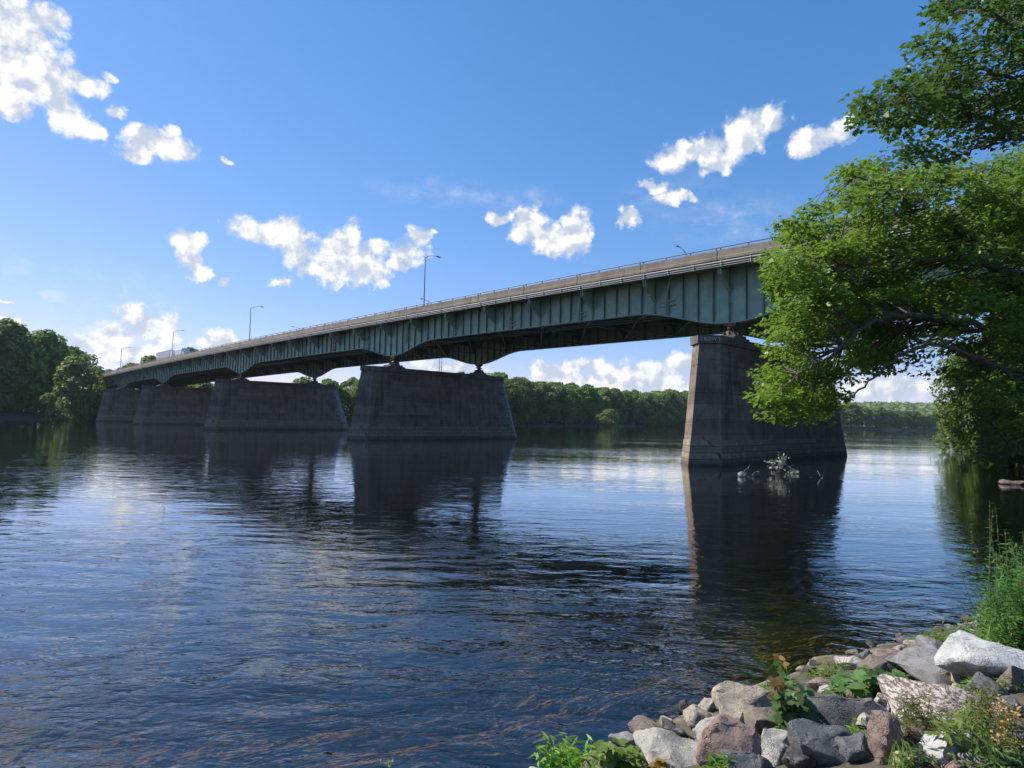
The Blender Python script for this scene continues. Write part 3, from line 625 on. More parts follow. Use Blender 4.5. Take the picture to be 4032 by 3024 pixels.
shore_row(FB,9.5,6,'leafy tree in the long treeline on the far shore beyond the piers','far shore treeline',(.85,1.25),3,(0,.1))
shore_row(FB,12,17,'leafy tree in the long treeline on the far shore beyond the piers','far shore treeline',(.9,1.3),4,(-.02,.04))
shore_row(FB,11,1.5,'leafy tree in the long treeline on the far shore beyond the piers','far shore treeline',(1.0,1.5),2,(.35,.65))
FR=[(384,706),(432,706),(500,786),(620,846)]
shore_row(FR,13,8,'distant hazy tree along the river bend right of the nearest pier','trees at the river bend',(.9,1.3),4)
shore_row([(250,650),(384,706)],15,10,'leafy tree in the long treeline on the far shore beyond the piers','far shore treeline',(.9,1.3),4)
for px,ty,dep,l in ((515,1424,430,'low rounded tree showing over the bridge deck just right of the thin left lamp'),(590,1394,440,'taller of the two trees over the deck left of the truck'),(735,1362,430,'round light green tree above the deck just right of the truck'),(420,1452,330,'small dark tree above the far end of the deck')):
    x=(px-2016)/2411.4*dep; put_tree(rt.randrange(6),x,dep,CAMH+(hor(px)-ty)/2411.4*dep,.95,l,'trees beyond the deck')
for px,ty,dep,wd,l in ((300,1400,243,.85,'leafy tree at the right end of the left bank trees, overlapping the bridge end'),(352,1530,240,1.1,'low bright tree beside the farthest pier')):
    x=(px-2016)/2411.4*dep; put_tree(rt.randrange(6),x,dep,CAMH+(hor(px)-ty)/2411.4*dep,wd,l,'left bank trees')
# pale small willow standing out on the far shore
x=(2395-2016)/2411.4*418; w=put_tree(4,x,412,12.5,1.0,'small pale round tree at the water edge in front of the far treeline','far shore treeline')
# wooded hill beyond the river bend
def wood():
    rg=np.random.default_rng(3); n=16000; X=rg.uniform(250,2300,n); Y=rg.uniform(1000,2300,n)
    k=(X/Y>.1)&(X/Y<1.0); X,Y=X[k],Y[k]; Z=ground_z(np.c_[X,Y]); P=[];N=[]
    for j in range(3):
        P.append(np.c_[X+rg.normal(0,4,len(X)),Y+rg.normal(0,4,len(X)),Z+rg.uniform(4,16,len(X))]); N.append(unit(rg.normal(size=(len(X),3))*.6+[0,-.5,.8]))
    P=np.concatenate(P);N=np.concatenate(N)
    tag(polys('hillside_forest',place_leaves(P,N,rg.normal(size=P.shape),rg.uniform(6,12,len(P)),T_CLUMP),L_FAR),kind='stuff',label='distant wooded hill beyond the river bend',cat='forest')
wood()
for px,y0,y1,dep,l in ((1728,1462,1415,700,'left one of two thin masts under the bridge beside the second pier'),(1737,1462,1415,702,'right one of two thin masts under the bridge beside the second pier')):
    x=(px-2016)/2411.4*dep; z1=CAMH+(hor(px)-1405)/2411.4*dep; z0=gz(x,dep); r=thing('radio_mast',l,'mast',(x,dep,z0),0,'masts beyond the trees')
    b=MB(); b.tube([(0,0,0),(0,0,z1-z0)],[.5,.3],6); b.build('pole',M_STEEL,r); b=MB()
    for k in range(6): b.box(-.9,.9,-.3,.3,(z1-z0)*(.5+.08*k),(z1-z0)*(.5+.08*k)+.5)
    b.build('crossbars',M_STEEL,r)
# ---- right bank: trees between the bridge and the water
BT=[tree_proto(40+i,34,420,.020,L_BANK,[1.2,1.05,1.35][i],.04,M_BARK) for i in range(3)]
bt_used=[False]*3
def bank_tree(i,px,dep,ytop,wide,label):
    x=(px-2016)/2411.4*dep; z=gz(x,dep); top=CAMH+(hor(px)-ytop)/2411.4*dep; h=top-z
    o=BT[i] if not bt_used[i] else dup(BT[i]); bt_used[i]=True; o.name='bank_tree'; o.location=(x,dep,z-.3); o.rotation_euler=(0,0,rt.uniform(0,6)); o.scale=(h*wide,h*wide,h); tag(o,label,'tree','trees on the right bank')
for i,(px,dep,ty,wd,l) in enumerate([(3865,100,1330,.85,'dense yellow-green tree at the tip of the right bank, leaning over the water'),(4010,88,1180,.75,'tall vine-covered tree on the right bank behind the tip tree'),(3830,122,1480,.75,'low leafy tree farthest out along the right bank'),
     (4100,75,1150,.8,'tall dark tree at the right picture edge above the shaded bank'),(3980,70,1500,1.1,'broad drooping shrub-like tree over the right bank'),(4080,58,1420,1.0,'dark leafy tree nearest the camera on the right bank'),(3990,125,1250,.9,'tall tree standing back from the tip of the right bank'),(4180,62,1000,.9,'tallest tree on the right bank, mostly outside the picture')]):
    bank_tree(i%3,px,dep,ty,wd,l)
bank_tree(1,3800,112,1685,1.5,'low bright shrub at the waterline on the tip of the right bank'); bank_tree(0,3890,92,1690,1.3,'small shrub on the sandy edge of the right bank')
# ---- near trees whose boughs reach into the picture
def inpoly(x,y,P):
    c=False; n=len(P)
    for i in range(n):
        (x1,y1),(x2,y2)=P[i],P[(i+1)%n]
        if (y1>y)!=(y2>y) and x<(x2-x1)*(y-y1)/(y2-y1)+x1: c=not c
    return c
def bough_tree(name,label,base,limbs,poly,dmin,dmax,npad,padr,nleaf,lsize,lm,seed,trunk_r,holes=(),thin=None):
    rg=np.random.default_rng(seed); rr=random.Random(seed); root=thing(name,label,'tree',base); B=Vector(base)
    wood=MB(); nodes=[]
    fork=Vector((0,0,limbs[0][1]))
    wood.tube([(0,0,-.4),(.1,0,1.2),(0,.1,2.6),fork],[trunk_r*1.25,trunk_r,trunk_r*.9,trunk_r*.8],12)
    bm_=MB()
    for pts,_,r0 in limbs:
        Q=[at(*p)-B for p in pts]; Q=[fork,fork.lerp(Q[0],.5)+Vector((0,0,.5))]+Q; fine=[]
        for i in range(len(Q)-1):
            p0,p1,p2,p3=Q[max(i-1,0)],Q[i],Q[i+1],Q[min(i+2,len(Q)-1)]
            for k in range(6):
                t=k/6; fine.append(.5*((2*p1)+(p2-p0)*t+(2*p0-5*p1+4*p2-p3)*t*t+(3*p1-p0-3*p2+p3)*t**3)+Vector((rr.gauss(0,.04),rr.gauss(0,.04),rr.gauss(0,.04))))
        fine.append(Q[-1]); n=len(fine); rad=[max(.018,r0*(1-.93*(i/(n-1))**.75)) for i in range(n)]
        bm_.tube(fine,rad,8); nodes+=list(zip(fine[6:],rad[6:]))
    NP=np.array([tuple(p) for p,_ in nodes]); pads=[]; xs=[p[0] for p in poly]; ys=[p[1] for p in poly]; tries=0
    while len(pads)<npad and tries<npad*60:
        tries+=1; x=rr.uniform(min(xs),max(xs)); y=rr.uniform(min(ys),max(ys))
        if not inpoly(x,y,poly) or any((x-hx)**2/(ha*ha)+(y-hy)**2/(hb*hb)<1 for hx,hy,ha,hb in holes): continue
        if math.sin(x*.031+seed)*math.cos(y*.037+seed*2)+math.sin(x*.071+y*.052)*.55<-.48+(-9 if x<1760 and seed==11 else 0)+rr.uniform(-.35,.35): continue
        pads.append(at(x,y,rr.uniform(dmin,dmax))-B)
    P=[];N=[];D=[];SZ=[]
    for p in pads:
        q=np.array(tuple(p)); dd=np.linalg.norm(NP-q,axis=1)+np.maximum(0,NP[:,2]-q[2])*.2; j=int(np.argmin(dd)); a=nodes[j][0]; L=(p-a).length
        mid=a.lerp(p,.5)+Vector((rr.gauss(0,.1)*L*.4,rr.gauss(0,.1)*L*.4,abs(rr.gauss(0,.12))*L)); r=min(nodes[j][1]*.7,.012+.008*L)
        bm_.tube([a,mid,p],[r,r*.65,.006],5,False)
        out=Vector((p-a)); out.z*=.3; out=np.array(tuple(out.normalized())) if out.length>.01 else np.array([1.,0,0])
        m=max(6,int(nleaf*rr.uniform(.6,1.3))); g=rg.normal(size=(m,3)); g[:,2]-=.22*(g[:,0]**2+g[:,1]**2); g=g/np.maximum(1,np.linalg.norm(g,axis=1,keepdims=True)/1.7)
        pos=q+g*np.array([padr,padr,padr*.42])*rr.uniform(.7,1.25)
        P.append(pos); dr=unit(g*[1,1,.2]+out*.7+rg.normal(size=(m,3))*.4+[0,0,-.45]); D.append(dr)
        N.append(unit(rg.normal(size=(m,3))*.42+[0,0,1.0]+out*.25)); SZ.append(rg.uniform(.65,1.25,m)*lsize)
        for k in range(3):
            e=pos[rr.randrange(m)]; bm_.tube([p,Vector(e)],[.006,.003],3,False)
    P=np.concatenate(P);V=place_leaves(P,np.concatenate(N),np.concatenate(D),np.concatenate(SZ),T_MAPLE)
    wood.build('trunk',M_BARK,root,True); bm_.build('branches',M_BARK,root,True); polys('crown',V,lm,root)
    return root
P1=[(1690,515),(1712,455),(1745,435),(1765,428),(1790,470),(1800,520),(1838,470),(1815,420),(1795,385),(1830,348),(1900,335),(1960,345),(2010,350),(2060,370),(2120,345),(2212,325),(2330,300),(2330,900),(2212,930),(2100,860),(2060,800),(2010,815),(1960,780),(1900,800),
    (1850,800),(1815,828),(1800,868),(1765,890),(1740,912),(1712,880),(1690,895),(1658,880),(1652,845),(1668,800),(1685,772),(1648,752),(1690,735),(1672,700),(1682,650),(1665,610),(1685,575),(1662,555)]
H1=[(1760,762,22,16),(1700,735,0.1,.1),(2110,770,30,22),(1960,800,45,18),(1825,500,18,30)]
mx=27.2; base1=(27.5,26.5,gz(27.5,26.5))
LIMB1=[([(2330,640,25),(2212,600,24.5),(2130,572,24),(2085,555,23.6),(2010,560,23),(1930,555,22.8),(1850,575,22.6),(1780,560,22.5),(1735,540,22.5)],4.2,.26),
       ([(2330,600,25.5),(2212,560,25),(2100,520,24.6),(2050,480,24.2),(2000,455,24),(1930,420,24),(1860,385,24),(1820,370,24)],4.2,.20),
       ([(2330,780,24),(2212,725,23.5),(2080,700,23),(1980,680,22.5),(1900,690,22),(1850,720,21.8),(1800,765,21.5),(1735,800,21.5),(1690,840,21.5)],4.2,.22),
       ([(2330,850,23),(2212,815,22.4),(2120,775,22),(2030,745,21.5),(1960,760,21),(1905,800,20.8),(1850,850,20.6),(1820,862,20.6),(1806,858,20.6)],4.2,.15),
       ([(2330,560,27),(2230,470,27),(2150,410,27),(2100,380,27)],4.2,.2),([(2330,500,26),(2240,420,25),(2190,380,25),(2140,365,25)],4.2,.15)]
bough_tree('maple_tree','bright green maple whose long boughs hang over the nearest pier and hide the bridge end',base1,LIMB1,P1,21.5,29.5,570,.48,120,.165,L_MAPLE,11,.42,H1)
P2=[(2005,22),(2040,2),(2080,-15),(2212,-60),(2420,-80),(2420,330),(2212,298),(2150,285),(2100,330),(2050,345),(1985,368),(1945,340),(1962,290),(1900,272),(1852,268),(1862,208),(1912,198),(1962,160),(1978,98),(2040,82),(2080,66),(2070,35)]
H2=[(2120,62,26,20),(2085,300,30,14),(2150,160,22,12),(1990,275,20,8),(2180,250,26,10),(2060,150,12,8)]
base2=(24.5,18.5,gz(24.5,18.5))
LIMB2=[([(2420,330,18),(2212,298,17),(2120,318,16.6),(2070,345,16.4),(2030,352,16.3)],7.0,.09),
       ([(2420,290,18),(2212,285,17),(2150,262,16.6),(2100,250,16.3),(2060,215,16),(2020,205,15.8),(1960,215,15.6),(1900,235,15.5),(1868,245,15.5)],7.0,.17),
       ([(2420,200,18),(2250,190,17),(2180,165,16.5),(2110,150,16.2),(2050,125,16),(1995,110,16)],7.0,.14),
       ([(2420,120,18),(2250,90,17),(2190,60,16.5),(2140,30,16.2),(2090,15,16),(2030,15,16)],7.0,.12)]
bough_tree('overhanging_tree','dark leafy tree reaching in from the upper right against the sky',base2,LIMB2,P2,14.4,18.8,215,.34,66,.14,L_DARK,21,.36,H2)
# ------------------------------------------------------------------ riprap boulders
def rockmat(name,c1,c2,vein=None,vs=6,rough=.85,lo=.56,hi=.62,bs=1):
    def fn(t):
        co=objco(t); oi=t.n('ShaderNodeObjectInfo'); p=t.n('ShaderNodeVectorMath',{'operation':'ADD'},i0=co,i1=t.n('ShaderNodeVectorMath',{'operation':'SCALE'},i0=oi.outputs['Location'],Scale=3.7)).outputs[0]
        n=t.noise(p,4,7,.68); c=t.mix(t.rng(n,.3,.7),c1,c2); fine=t.noise(p,38,5,.7)
        c=t.mix(t.rng(fine,.35,.7,0,.35),c,tuple(x*.55 for x in c2))
        c=t.mix(t.rng(t.noise(p,16,3,.6),.62,.72,0,.5),c,tuple(min(.8,x*1.6) for x in c1))
        if vein: c=t.mix(t.rng(t.noise(t.scalev(p,(1,.45,2.2)),vs,7,.75),lo,hi),c,vein)
        v=t.n('ShaderNodeTexVoronoi',{'feature':'DISTANCE_TO_EDGE'},Vector=t.n('ShaderNodeVectorMath',{'operation':'ADD'},i0=p,i1=t.noise(p,5,3,.6,out=1)).outputs[0],Scale=1.7)
        cr=t.rng(v.outputs[0],0,.02,1,0); c=t.mix(t.math('MULTIPLY',cr,.28),c,tuple(x*.3 for x in c2))
        h=t.math('ADD',t.math('MULTIPLY',n,1),t.math('MULTIPLY',fine,.25)); h=t.math('SUBTRACT',h,t.math('MULTIPLY',cr,.25))
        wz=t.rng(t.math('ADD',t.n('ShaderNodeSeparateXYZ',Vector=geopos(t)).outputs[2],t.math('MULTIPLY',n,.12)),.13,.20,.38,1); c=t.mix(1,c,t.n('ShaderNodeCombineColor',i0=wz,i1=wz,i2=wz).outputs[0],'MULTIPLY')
        c=t.mix(t.rng(t.noise(p,2.2,5,.7),.60,.70,0,.4),c,(.10,.10,.055))
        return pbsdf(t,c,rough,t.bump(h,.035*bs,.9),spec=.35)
    return material(name,fn)
RK={'tan':rockmat('tan_stone',(.40,.345,.27),(.28,.235,.18)),'pale':rockmat('pale_granite',(.42,.39,.34),(.30,.275,.245)),'red':rockmat('reddish_stone',(.29,.195,.155),(.21,.16,.14),(.36,.31,.27),4,lo=.62,hi=.72),
 'slate':rockmat('dark_slate',(.14,.142,.142),(.088,.089,.09),(.24,.25,.26),5,.6,.64,.70),'black':rockmat('black_wet_stone',(.075,.07,.068),(.04,.038,.038),rough=.4),
 'brown':rockmat('brown_stone',(.22,.175,.135),(.13,.105,.085)),'grey':rockmat('grey_slab',(.27,.255,.245),(.185,.175,.17)),'spec':rockmat('speckled_stone',(.17,.12,.105),(.12,.09,.08),(.48,.43,.37),24,.8,.47,.56),
 'marble':rockmat('white_veined_stone',(.52,.51,.485),(.36,.355,.345),(.30,.30,.31),7,.75,.60,.72)}
def rock_mesh(seed,w,d,h,m,flat=0):
    rg=np.random.default_rng(seed); bm=bmesh.new()
    n=12; P=unit(rg.normal(size=(n,3)))*rg.uniform(.8,1.0,(n,1)); P=np.sign(P)*np.abs(P)**.80
    for q in P: bm.verts.new((q[0]*w/2,q[1]*d/2,q[2]*h/2))
    res=bmesh.ops.convex_hull(bm,input=bm.verts)
    bmesh.ops.delete(bm,geom=[v for v in bm.verts if not v.link_faces],context='VERTS')
    bmesh.ops.dissolve_limit(bm,angle_limit=R(14),verts=bm.verts,edges=bm.edges)
    bmesh.ops.bevel(bm,geom=list(bm.edges),offset=.045*min(w,d,h),segments=2,profile=.6,affect='EDGES')
    bmesh.ops.triangulate(bm,faces=bm.faces)
    for k in range(3):
        L=max(w,d,h)*.11; es=[e for e in bm.edges if e.calc_length()>L]
        if not es: break
        bmesh.ops.subdivide_edges(bm,edges=es,cuts=1); bmesh.ops.triangulate(bm,faces=[f for f in bm.faces if len(f.verts)>3])
    bm.normal_update(); off=Vector((seed*3.1,seed*1.7,0)); s=max(w,d,h)
    for v in bm.verts:
        p=v.co/s; a=mnoise.fractal(p*3+off,1,2,4)*.05+mnoise.turbulence(p*7+off,3,True)*.03-abs(mnoise.noise(Vector((p.x*2,p.y*2,p.z*9))+off))*.04
        v.co+=v.normal*a*s
    me=bpy.data.meshes.new('boulder'); bm.to_mesh(me); bm.free(); me.materials.append(m)
    me.polygons.foreach_set('use_smooth',[True]*len(me.polygons))
    try: me.set_sharp_from_angle(angle=R(32))
    except Exception: pass
    return me
def ground_hit(x,y):
    d=pxdir(x,y); lo=None
    k=2.0
    while k<400:
        p=Vector((0,0,CAMH))+d*k
        if p.z<max(0,gz(p.x,p.y)): return p
        k*=1.006
    return Vector((0,0,CAMH))+d*k
ROCKS=[(1621,1538,128,76,'tan','large smooth tan boulder at the waterline, topmost of the pale rocks','boulder'),(1655,1566,84,52,'brown','brown-grey wedge of rock leaning on the large tan boulder'),
 (1579,1612,116,98,'red','reddish cracked boulder in the middle of the foreground rocks'),(1450,1628,156,72,'pale','broad pale slab beside the reddish boulder, bronze maple leaves on it'),
 (1529,1553,78,48,'tan','flat tan rock between the black rock and the large tan boulder'),(1540,1592,68,62,'pale','rough pale rock touching the left side of the reddish boulder'),
 (1474,1576,72,64,'black','jagged black rock standing among the pale ones'),(1407,1581,78,36,'brown','low dark brown rock at the water edge, left end of the riprap'),(1442,1561,48,20,'tan','thin tan rock lying in the shallows behind the black rock'),
 (1477,1534,30,24,'black','small wet black rock poking out of the shallows'),(1531,1527,38,32,'tan','small pointed tan rock at the water edge'),(1677,1615,74,84,'pale','upright pale slab right of the reddish boulder'),
 (1226,1638,48,38,'brown','mottled brown rock among the leafy stems at lower left'),(1350,1606,62,28,'grey','low grey rock half hidden behind lobed leaves'),
 (1789,1618,124,92,'slate','big blue-grey boulder with a rounded lit face at bottom centre-right'),(1832,1555,156,78,'slate','dark slate boulder behind the blue-grey one'),(1850,1622,70,60,'slate','dark broken slate beside the blue-grey boulder'),
 (1917,1600,60,136,'red','tall narrow rust-red rock right of the slate boulders'),(2012,1516,196,80,'spec','wide rock speckled brown and white under the weeds'),(1922,1527,48,56,'spec','black and white end rock at the left of the speckled one'),
 (2027,1452,138,76,'grey','flat grey slab below the big white rock'),(1940,1455,116,58,'brown','brownish slab behind the grapevine leaves'),(2055,1417,116,48,'grey','layered grey rock under the bright herbs'),
 (1930,1419,80,32,'red','small orange-red rock at the water edge'),(1873,1422,28,38,'slate','small dark triangular rock by the water'),(1846,1434,64,32,'pale','narrow pale rock between grass blades and water'),
 (1986,1395,44,22,'tan','small tan rock at the water edge below the herb patch'),(2162,1438,168,104,'marble','huge white rock with grey veins at the right picture edge'),(2192,1470,72,64,'brown','brown rock in front of the huge white one'),
 (2068,1628,108,76,'marble','white angular rock half covered by grass at lower right'),(2091,1470,44,28,'tan','tan stone in the dark gap under the huge white rock'),(2065,1652,76,30,'red','flat reddish rock at the bottom edge'),
 (2158,1558,66,64,'pale','pale rock behind the yellow flowers'),(2184,1604,56,46,'grey','grey rock beside the yellow flowers at the right edge'),(1748,1452,32,28,'brown','small brown rock left of the grass blades'),(1777,1482,48,34,'red','small reddish rock left of the grapevine'),
 (1697,1592,24,16,'tan','small round tan stone under the maple sapling'),(2086,1355,24,22,'grey','small grey pointed rock beside the willow shrub'),(2107,1368,24,14,'pale','small pale rock beside the willow shrub'),
 (1620,1652,90,50,'slate','dark rock in the gap below the reddish boulder'),(1730,1646,60,46,'black','black stone in the shadow under the blue-grey boulder'),(1990,1600,90,60,'brown','brown rock buried under olive weeds'),(2130,1650,90,40,'grey','grey rock under the grass in the bottom corner'),
 (1760,1540,60,50,'slate','dark rock behind the maple sapling'),(1880,1500,80,46,'brown','brown rock shaded by the grapevine'),(2200,1530,60,50,'slate','dark rock below the brown one at the right edge'),(2150,1490,90,40,'slate','shadowed dark rock under the huge white one')]
for i,rk in enumerate(ROCKS):
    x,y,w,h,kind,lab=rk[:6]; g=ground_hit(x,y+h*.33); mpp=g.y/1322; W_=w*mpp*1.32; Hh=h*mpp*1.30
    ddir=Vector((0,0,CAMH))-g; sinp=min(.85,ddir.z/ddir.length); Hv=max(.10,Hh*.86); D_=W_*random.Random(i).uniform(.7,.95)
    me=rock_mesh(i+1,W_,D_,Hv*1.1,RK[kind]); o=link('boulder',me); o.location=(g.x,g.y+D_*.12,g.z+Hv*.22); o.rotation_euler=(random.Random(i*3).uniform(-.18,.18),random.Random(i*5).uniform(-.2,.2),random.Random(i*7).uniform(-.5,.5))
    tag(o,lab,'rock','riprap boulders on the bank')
small=[rock_mesh(200+i,.24,.2,.16,RK[k]) for i,k in enumerate(('grey','brown','tan','slate','red','pale'))]; rs=random.Random(77); cnt=0
while cnt<70:
    x=rs.uniform(-2,12); y=rs.uniform(3.5,15); dn=sdf([(x,y)],NEAR)[0]; px=1106+x/y*1322
    if not(-.35<dn<4.2) or px>2260: continue
    o=link('stone',small[rs.randrange(6)]); s_=rs.uniform(.5,1.5); o.scale=(s_,s_*rs.uniform(.8,1.2),s_*rs.uniform(.7,1.1)); o.location=(x,y,gz(x,y)+.03); o.rotation_euler=(rs.uniform(-.5,.5),rs.uniform(-.5,.5),rs.uniform(0,6))
    tag(o,'small broken stone wedged between the larger bank rocks','stone','small stones between the boulders'); cnt+=1
# ------------------------------------------------------------------ bank plants
def plant(name,label,cat,bx,by,n,tip,leaf,llen,lm,per,smat=None,sr=.006,bspread=.10,bend=.25,lstart=.15,grp=None,young=None,flower=None,seed=1,depth=.25,droop=.25,up=.7):
    """stems rise from the ground point seen at (bx,by) to tips spread over the region tip=(cx,cy,rx,ry); leaves along each stem"""
    rg=np.random.default_rng(seed); rr=random.Random(seed); g=ground_hit(bx,by); root=thing(name,label,cat,g,0,grp); sb=MB(); P=[];N=[];D=[];SZ=[];YP=[];FP=[]
    for i in range(n):
        a=rr.uniform(0,6.28); q=math.sqrt(rr.random()); tx=tip[0]+math.cos(a)*q*tip[2]; ty=tip[1]+math.sin(a)*q*tip[3]
        e=at(tx,ty,g.y+rr.uniform(-1,1)*depth)-g; b0=Vector((rr.gauss(0,bspread),rr.gauss(0,bspread),-.05)); b0.x+=e.x*.25
        mid=b0.lerp(e,.5)+Vector((-(e.x-b0.x)*bend,0,abs(e.z)*bend*.5+.02)); pts=[b0.lerp(mid,t).lerp(mid.lerp(e,t),t) for t in np.linspace(0,1,7)]
        sb.tube(pts,[sr*(1-.7*t) for t in np.linspace(0,1,7)],5,False); ax=(e-b0).normalized()
        for k in range(per):
            t=lstart+(1-lstart)*(k+rr.random()*.8)/per; t=min(t,1); p=b0.lerp(mid,t).lerp(mid.lerp(e,t),t); an=k*2.4+rr.uniform(-.5,.5)
            d=Vector((math.cos(an),math.sin(an),rr.uniform(-droop,.5)+ax.z*up*.6)); P.append(p);D.append(d); N.append((rr.gauss(0,.35),rr.gauss(0,.35)-.25,1)); SZ.append(llen*rr.uniform(.6,1.2)*(1-.35*t))
        YP.append(e); FP.append(e)
    sb.build('stems',smat or M_STEM,root); V=place_leaves(np.array([tuple(p) for p in P]),np.array(N),np.array([tuple(d) for d in D]),np.array(SZ),leaf); polys('leaves',V,lm,root)
    if young:
        PP=[];DD=[];NN=[]
        for e in YP:
            if rr.random()<young[1]:
                for k in range(6): PP.append(tuple(e)); DD.append((math.cos(k),math.sin(k),rr.uniform(-.9,.3))); NN.append((rr.gauss(0,.6),-.6,.6))
        if PP: polys('young_leaves',place_leaves(np.array(PP),np.array(NN),np.array(DD),np.full(len(PP),llen*.55),leaf),young[0],root)
    if flower:
        PP=[];DD=[];NN=[]
        for e in FP:
            for k in range(flower[1]):
                c=e+Vector((rr.gauss(0,flower[2]),rr.gauss(0,flower[2]),rr.gauss(0,flower[2]))); PP.append(tuple(c)); DD.append((rr.gauss(0,1),rr.gauss(0,1),rr.gauss(0,.6)+.3)); NN.append((rr.gauss(0,1),rr.gauss(0,1),1))
        fo=polys('flowers',place_leaves(np.array(PP),np.array(NN),np.array(DD),np.full(len(PP),flower[3]),T_OVAL),flower[0],root); fo['kind']='stuff'
    return root
plant('maple_sapling','dark green maple sapling with lobed leaves hanging over the slate boulders','sapling',1722,1602,18,(1706,1498,32,82),T_MAPLE,.17,L_SAP,16,M_TWIG,.007,.06,.2,.1,'maple saplings',(L_BRONZE,.12),seed=2,droop=.9,up=.1)
plant('maple_sapling','slim maple sapling tip with bronze young leaves above the water edge','sapling',1712,1560,3,(1690,1425,10,14),T_MAPLE,.13,L_SAP,11,M_TWIG,.006,.04,.2,.3,'maple saplings',(L_BRONZE,1),seed=3,droop=.8,up=.2)
plant('maple_sapling','small bronze-leaved maple shoot on the broad pale slab','sapling',1422,1668,3,(1425,1640,12,10),T_MAPLE,.12,L_BRONZE,6,M_TWIG,.004,.03,.2,.3,'maple saplings',seed=4,droop=.8,up=.1)
plant('grapevine','bright green broad-leaved vine sprawling over the brown rocks','vine',1872,1515,60,(1870,1478,94,42),T_MAPLE,.17,L_SAP,6,M_TWIG,.005,.18,.35,.45,None,(L_BRONZE,.06),seed=6,droop=.3,up=.2,depth=.5)
for i,(bx,by,tx,ty,rx,ry,n,l) in enumerate([(1600,1512,1608,1488,42,20,12,'bright grass tuft at the water edge behind the large tan boulder'),(1650,1505,1655,1478,24,18,8,'bright grass tuft left of the maple sapling'),(1780,1462,1782,1440,52,28,22,'bright leafy tuft above the small reddish rock'),(1475,1628,1473,1608,16,12,8,'tiny grass tuft growing between the pale slab and the reddish boulder')]):
    plant('grass_tuft',l,'grass tuft',bx,by,n,(tx,ty,rx,ry),T_LANCE,.17,L_HERB,6,None,.003,.08,.3,.05,'grass tufts on the rocks',seed=20+i,up=1.0,droop=.0)
def blades(label,bx,by,tips,m,seed,wid=.006,grp='grass blades'):
    g=ground_hit(bx,by); root=thing('grass_clump',label,'grass',g,0,grp); rr=random.Random(seed); b=MB()
    for tx,ty in tips:
        e=at(tx,ty,g.y+rr.uniform(-.2,.2))-g; b0=Vector((rr.gauss(0,.05),rr.gauss(0,.05),-.03)); mid=b0.lerp(e,.55)+Vector((-e.x*.25,0,abs(e.z)*.3+.05)); w=Vector((wid,wid*.4,0)); rows=[]
        for t in np.linspace(0,1,9): p=b0.lerp(mid,t).lerp(mid.lerp(e,t),t); q=w*(1-t**2*.9); rows.append((p-q,p+q))
        vs=[v for r in rows for v in r]; b.add(vs,[(2*k,2*k+1,2*k+3,2*k+2) for k in range(8)])
    b.build('blades',m,root); return root
blades('long arching grass blades between the vine and the water',1822,1470,[(1752,1395),(1766,1420),(1790,1400),(1843,1402),(1848,1385),(1880,1398),(1838,1440),(1780,1440),(1862,1430),(1758,1425),(1800,1425)],L_WILLOW,31,.004)
blades('tall grass in the bottom right corner',2140,1672,[(2130+random.Random(i).uniform(-90,90),1600+random.Random(i*2).uniform(-40,50)) for i in range(60)],L_WILLOW,32)
blades('bright yellow-green grass below the pink flower',1950,1675,[(1950+random.Random(i).uniform(-35,45),1620+random.Random(i*2).uniform(-30,35)) for i in range(34)],L_HERB,33)
plant('leafy_herb','tall narrow-leaved stems at the lower left of the rocks','plant',1228,1690,18,(1232,1606,72,34),T_LANCE,.20,L_HERB,15,None,.005,.16,.15,.1,'narrow-leaved herbs',seed=41,droop=.2,up=.6)
plant('leafy_herb','low lobed-leaf plant between the narrow stems and the pale slab','plant',1335,1668,24,(1332,1622,50,26),T_MAPLE,.15,L_HERB,5,None,.004,.12,.3,.4,None,seed=42,up=.2)
plant('leafy_herb','small flowering stem at the bottom edge left of centre','plant',838,1705,3,(832,1648,14,14),T_LANCE,.14,L_HERB,8,None,.004,.03,.2,.2,'small plants at the bottom edge',None,(L_PALE,5,.02,.03),seed=43)
plant('leafy_herb','orange-leaved seedling tip at the bottom edge left of centre','plant',948,1700,2,(946,1662,14,6),T_MAPLE,.13,L_BRONZE,5,M_TWIG,.004,.03,.2,.4,'small plants at the bottom edge',seed=44)
plant('willow_shrub','tall narrow-leaved willow shrub rising at the right picture edge','shrub',2195,1412,80,(2186,1240,84,100),T_LANCE,.15,L_WILLOW,34,M_STEM,.006,.30,-.08,.12,None,seed=51,droop=0,up=.9,depth=.6)
plant('willow_shrub','single tallest willow spire against the dark water at right','shrub',2162,1400,4,(2142,1098,10,20),T_LANCE,.12,L_WILLOW,40,M_STEM,.006,.1,-.05,.1,None,seed=52,droop=0,up=1.0,depth=.2)
plant('willow_shrub','thin outer willow sprays leaning left over the water','shrub',2170,1402,9,(2100,1195,44,80),T_LANCE,.11,L_WILLOW,22,M_STEM,.004,.15,-.1,.4,None,seed=53,droop=0,up=.8,depth=.3)
plant('poplar_seedling','young seedling with pale round leaves in front of the willow','sapling',2122,1382,2,(2118,1306,10,10),T_OVAL,.13,L_HERB,6,M_STEM,.004,.02,.1,.5,None,seed=54,droop=.1,up=.3)
plant('leafy_herb','bright low herb patch between the water and the layered grey rock','plant',2048,1400,60,(2050,1368,66,24),T_LANCE,.15,L_HERB,9,None,.003,.3,.3,.1,None,seed=55,up=.6,depth=.4)
plant('leafy_herb','round broad-leaved herb just above the huge white rock','plant',2105,1408,14,(2100,1380,46,14),T_MAPLE,.24,L_SAP,3,None,.004,.15,.3,.6,None,seed=56,up=.1)
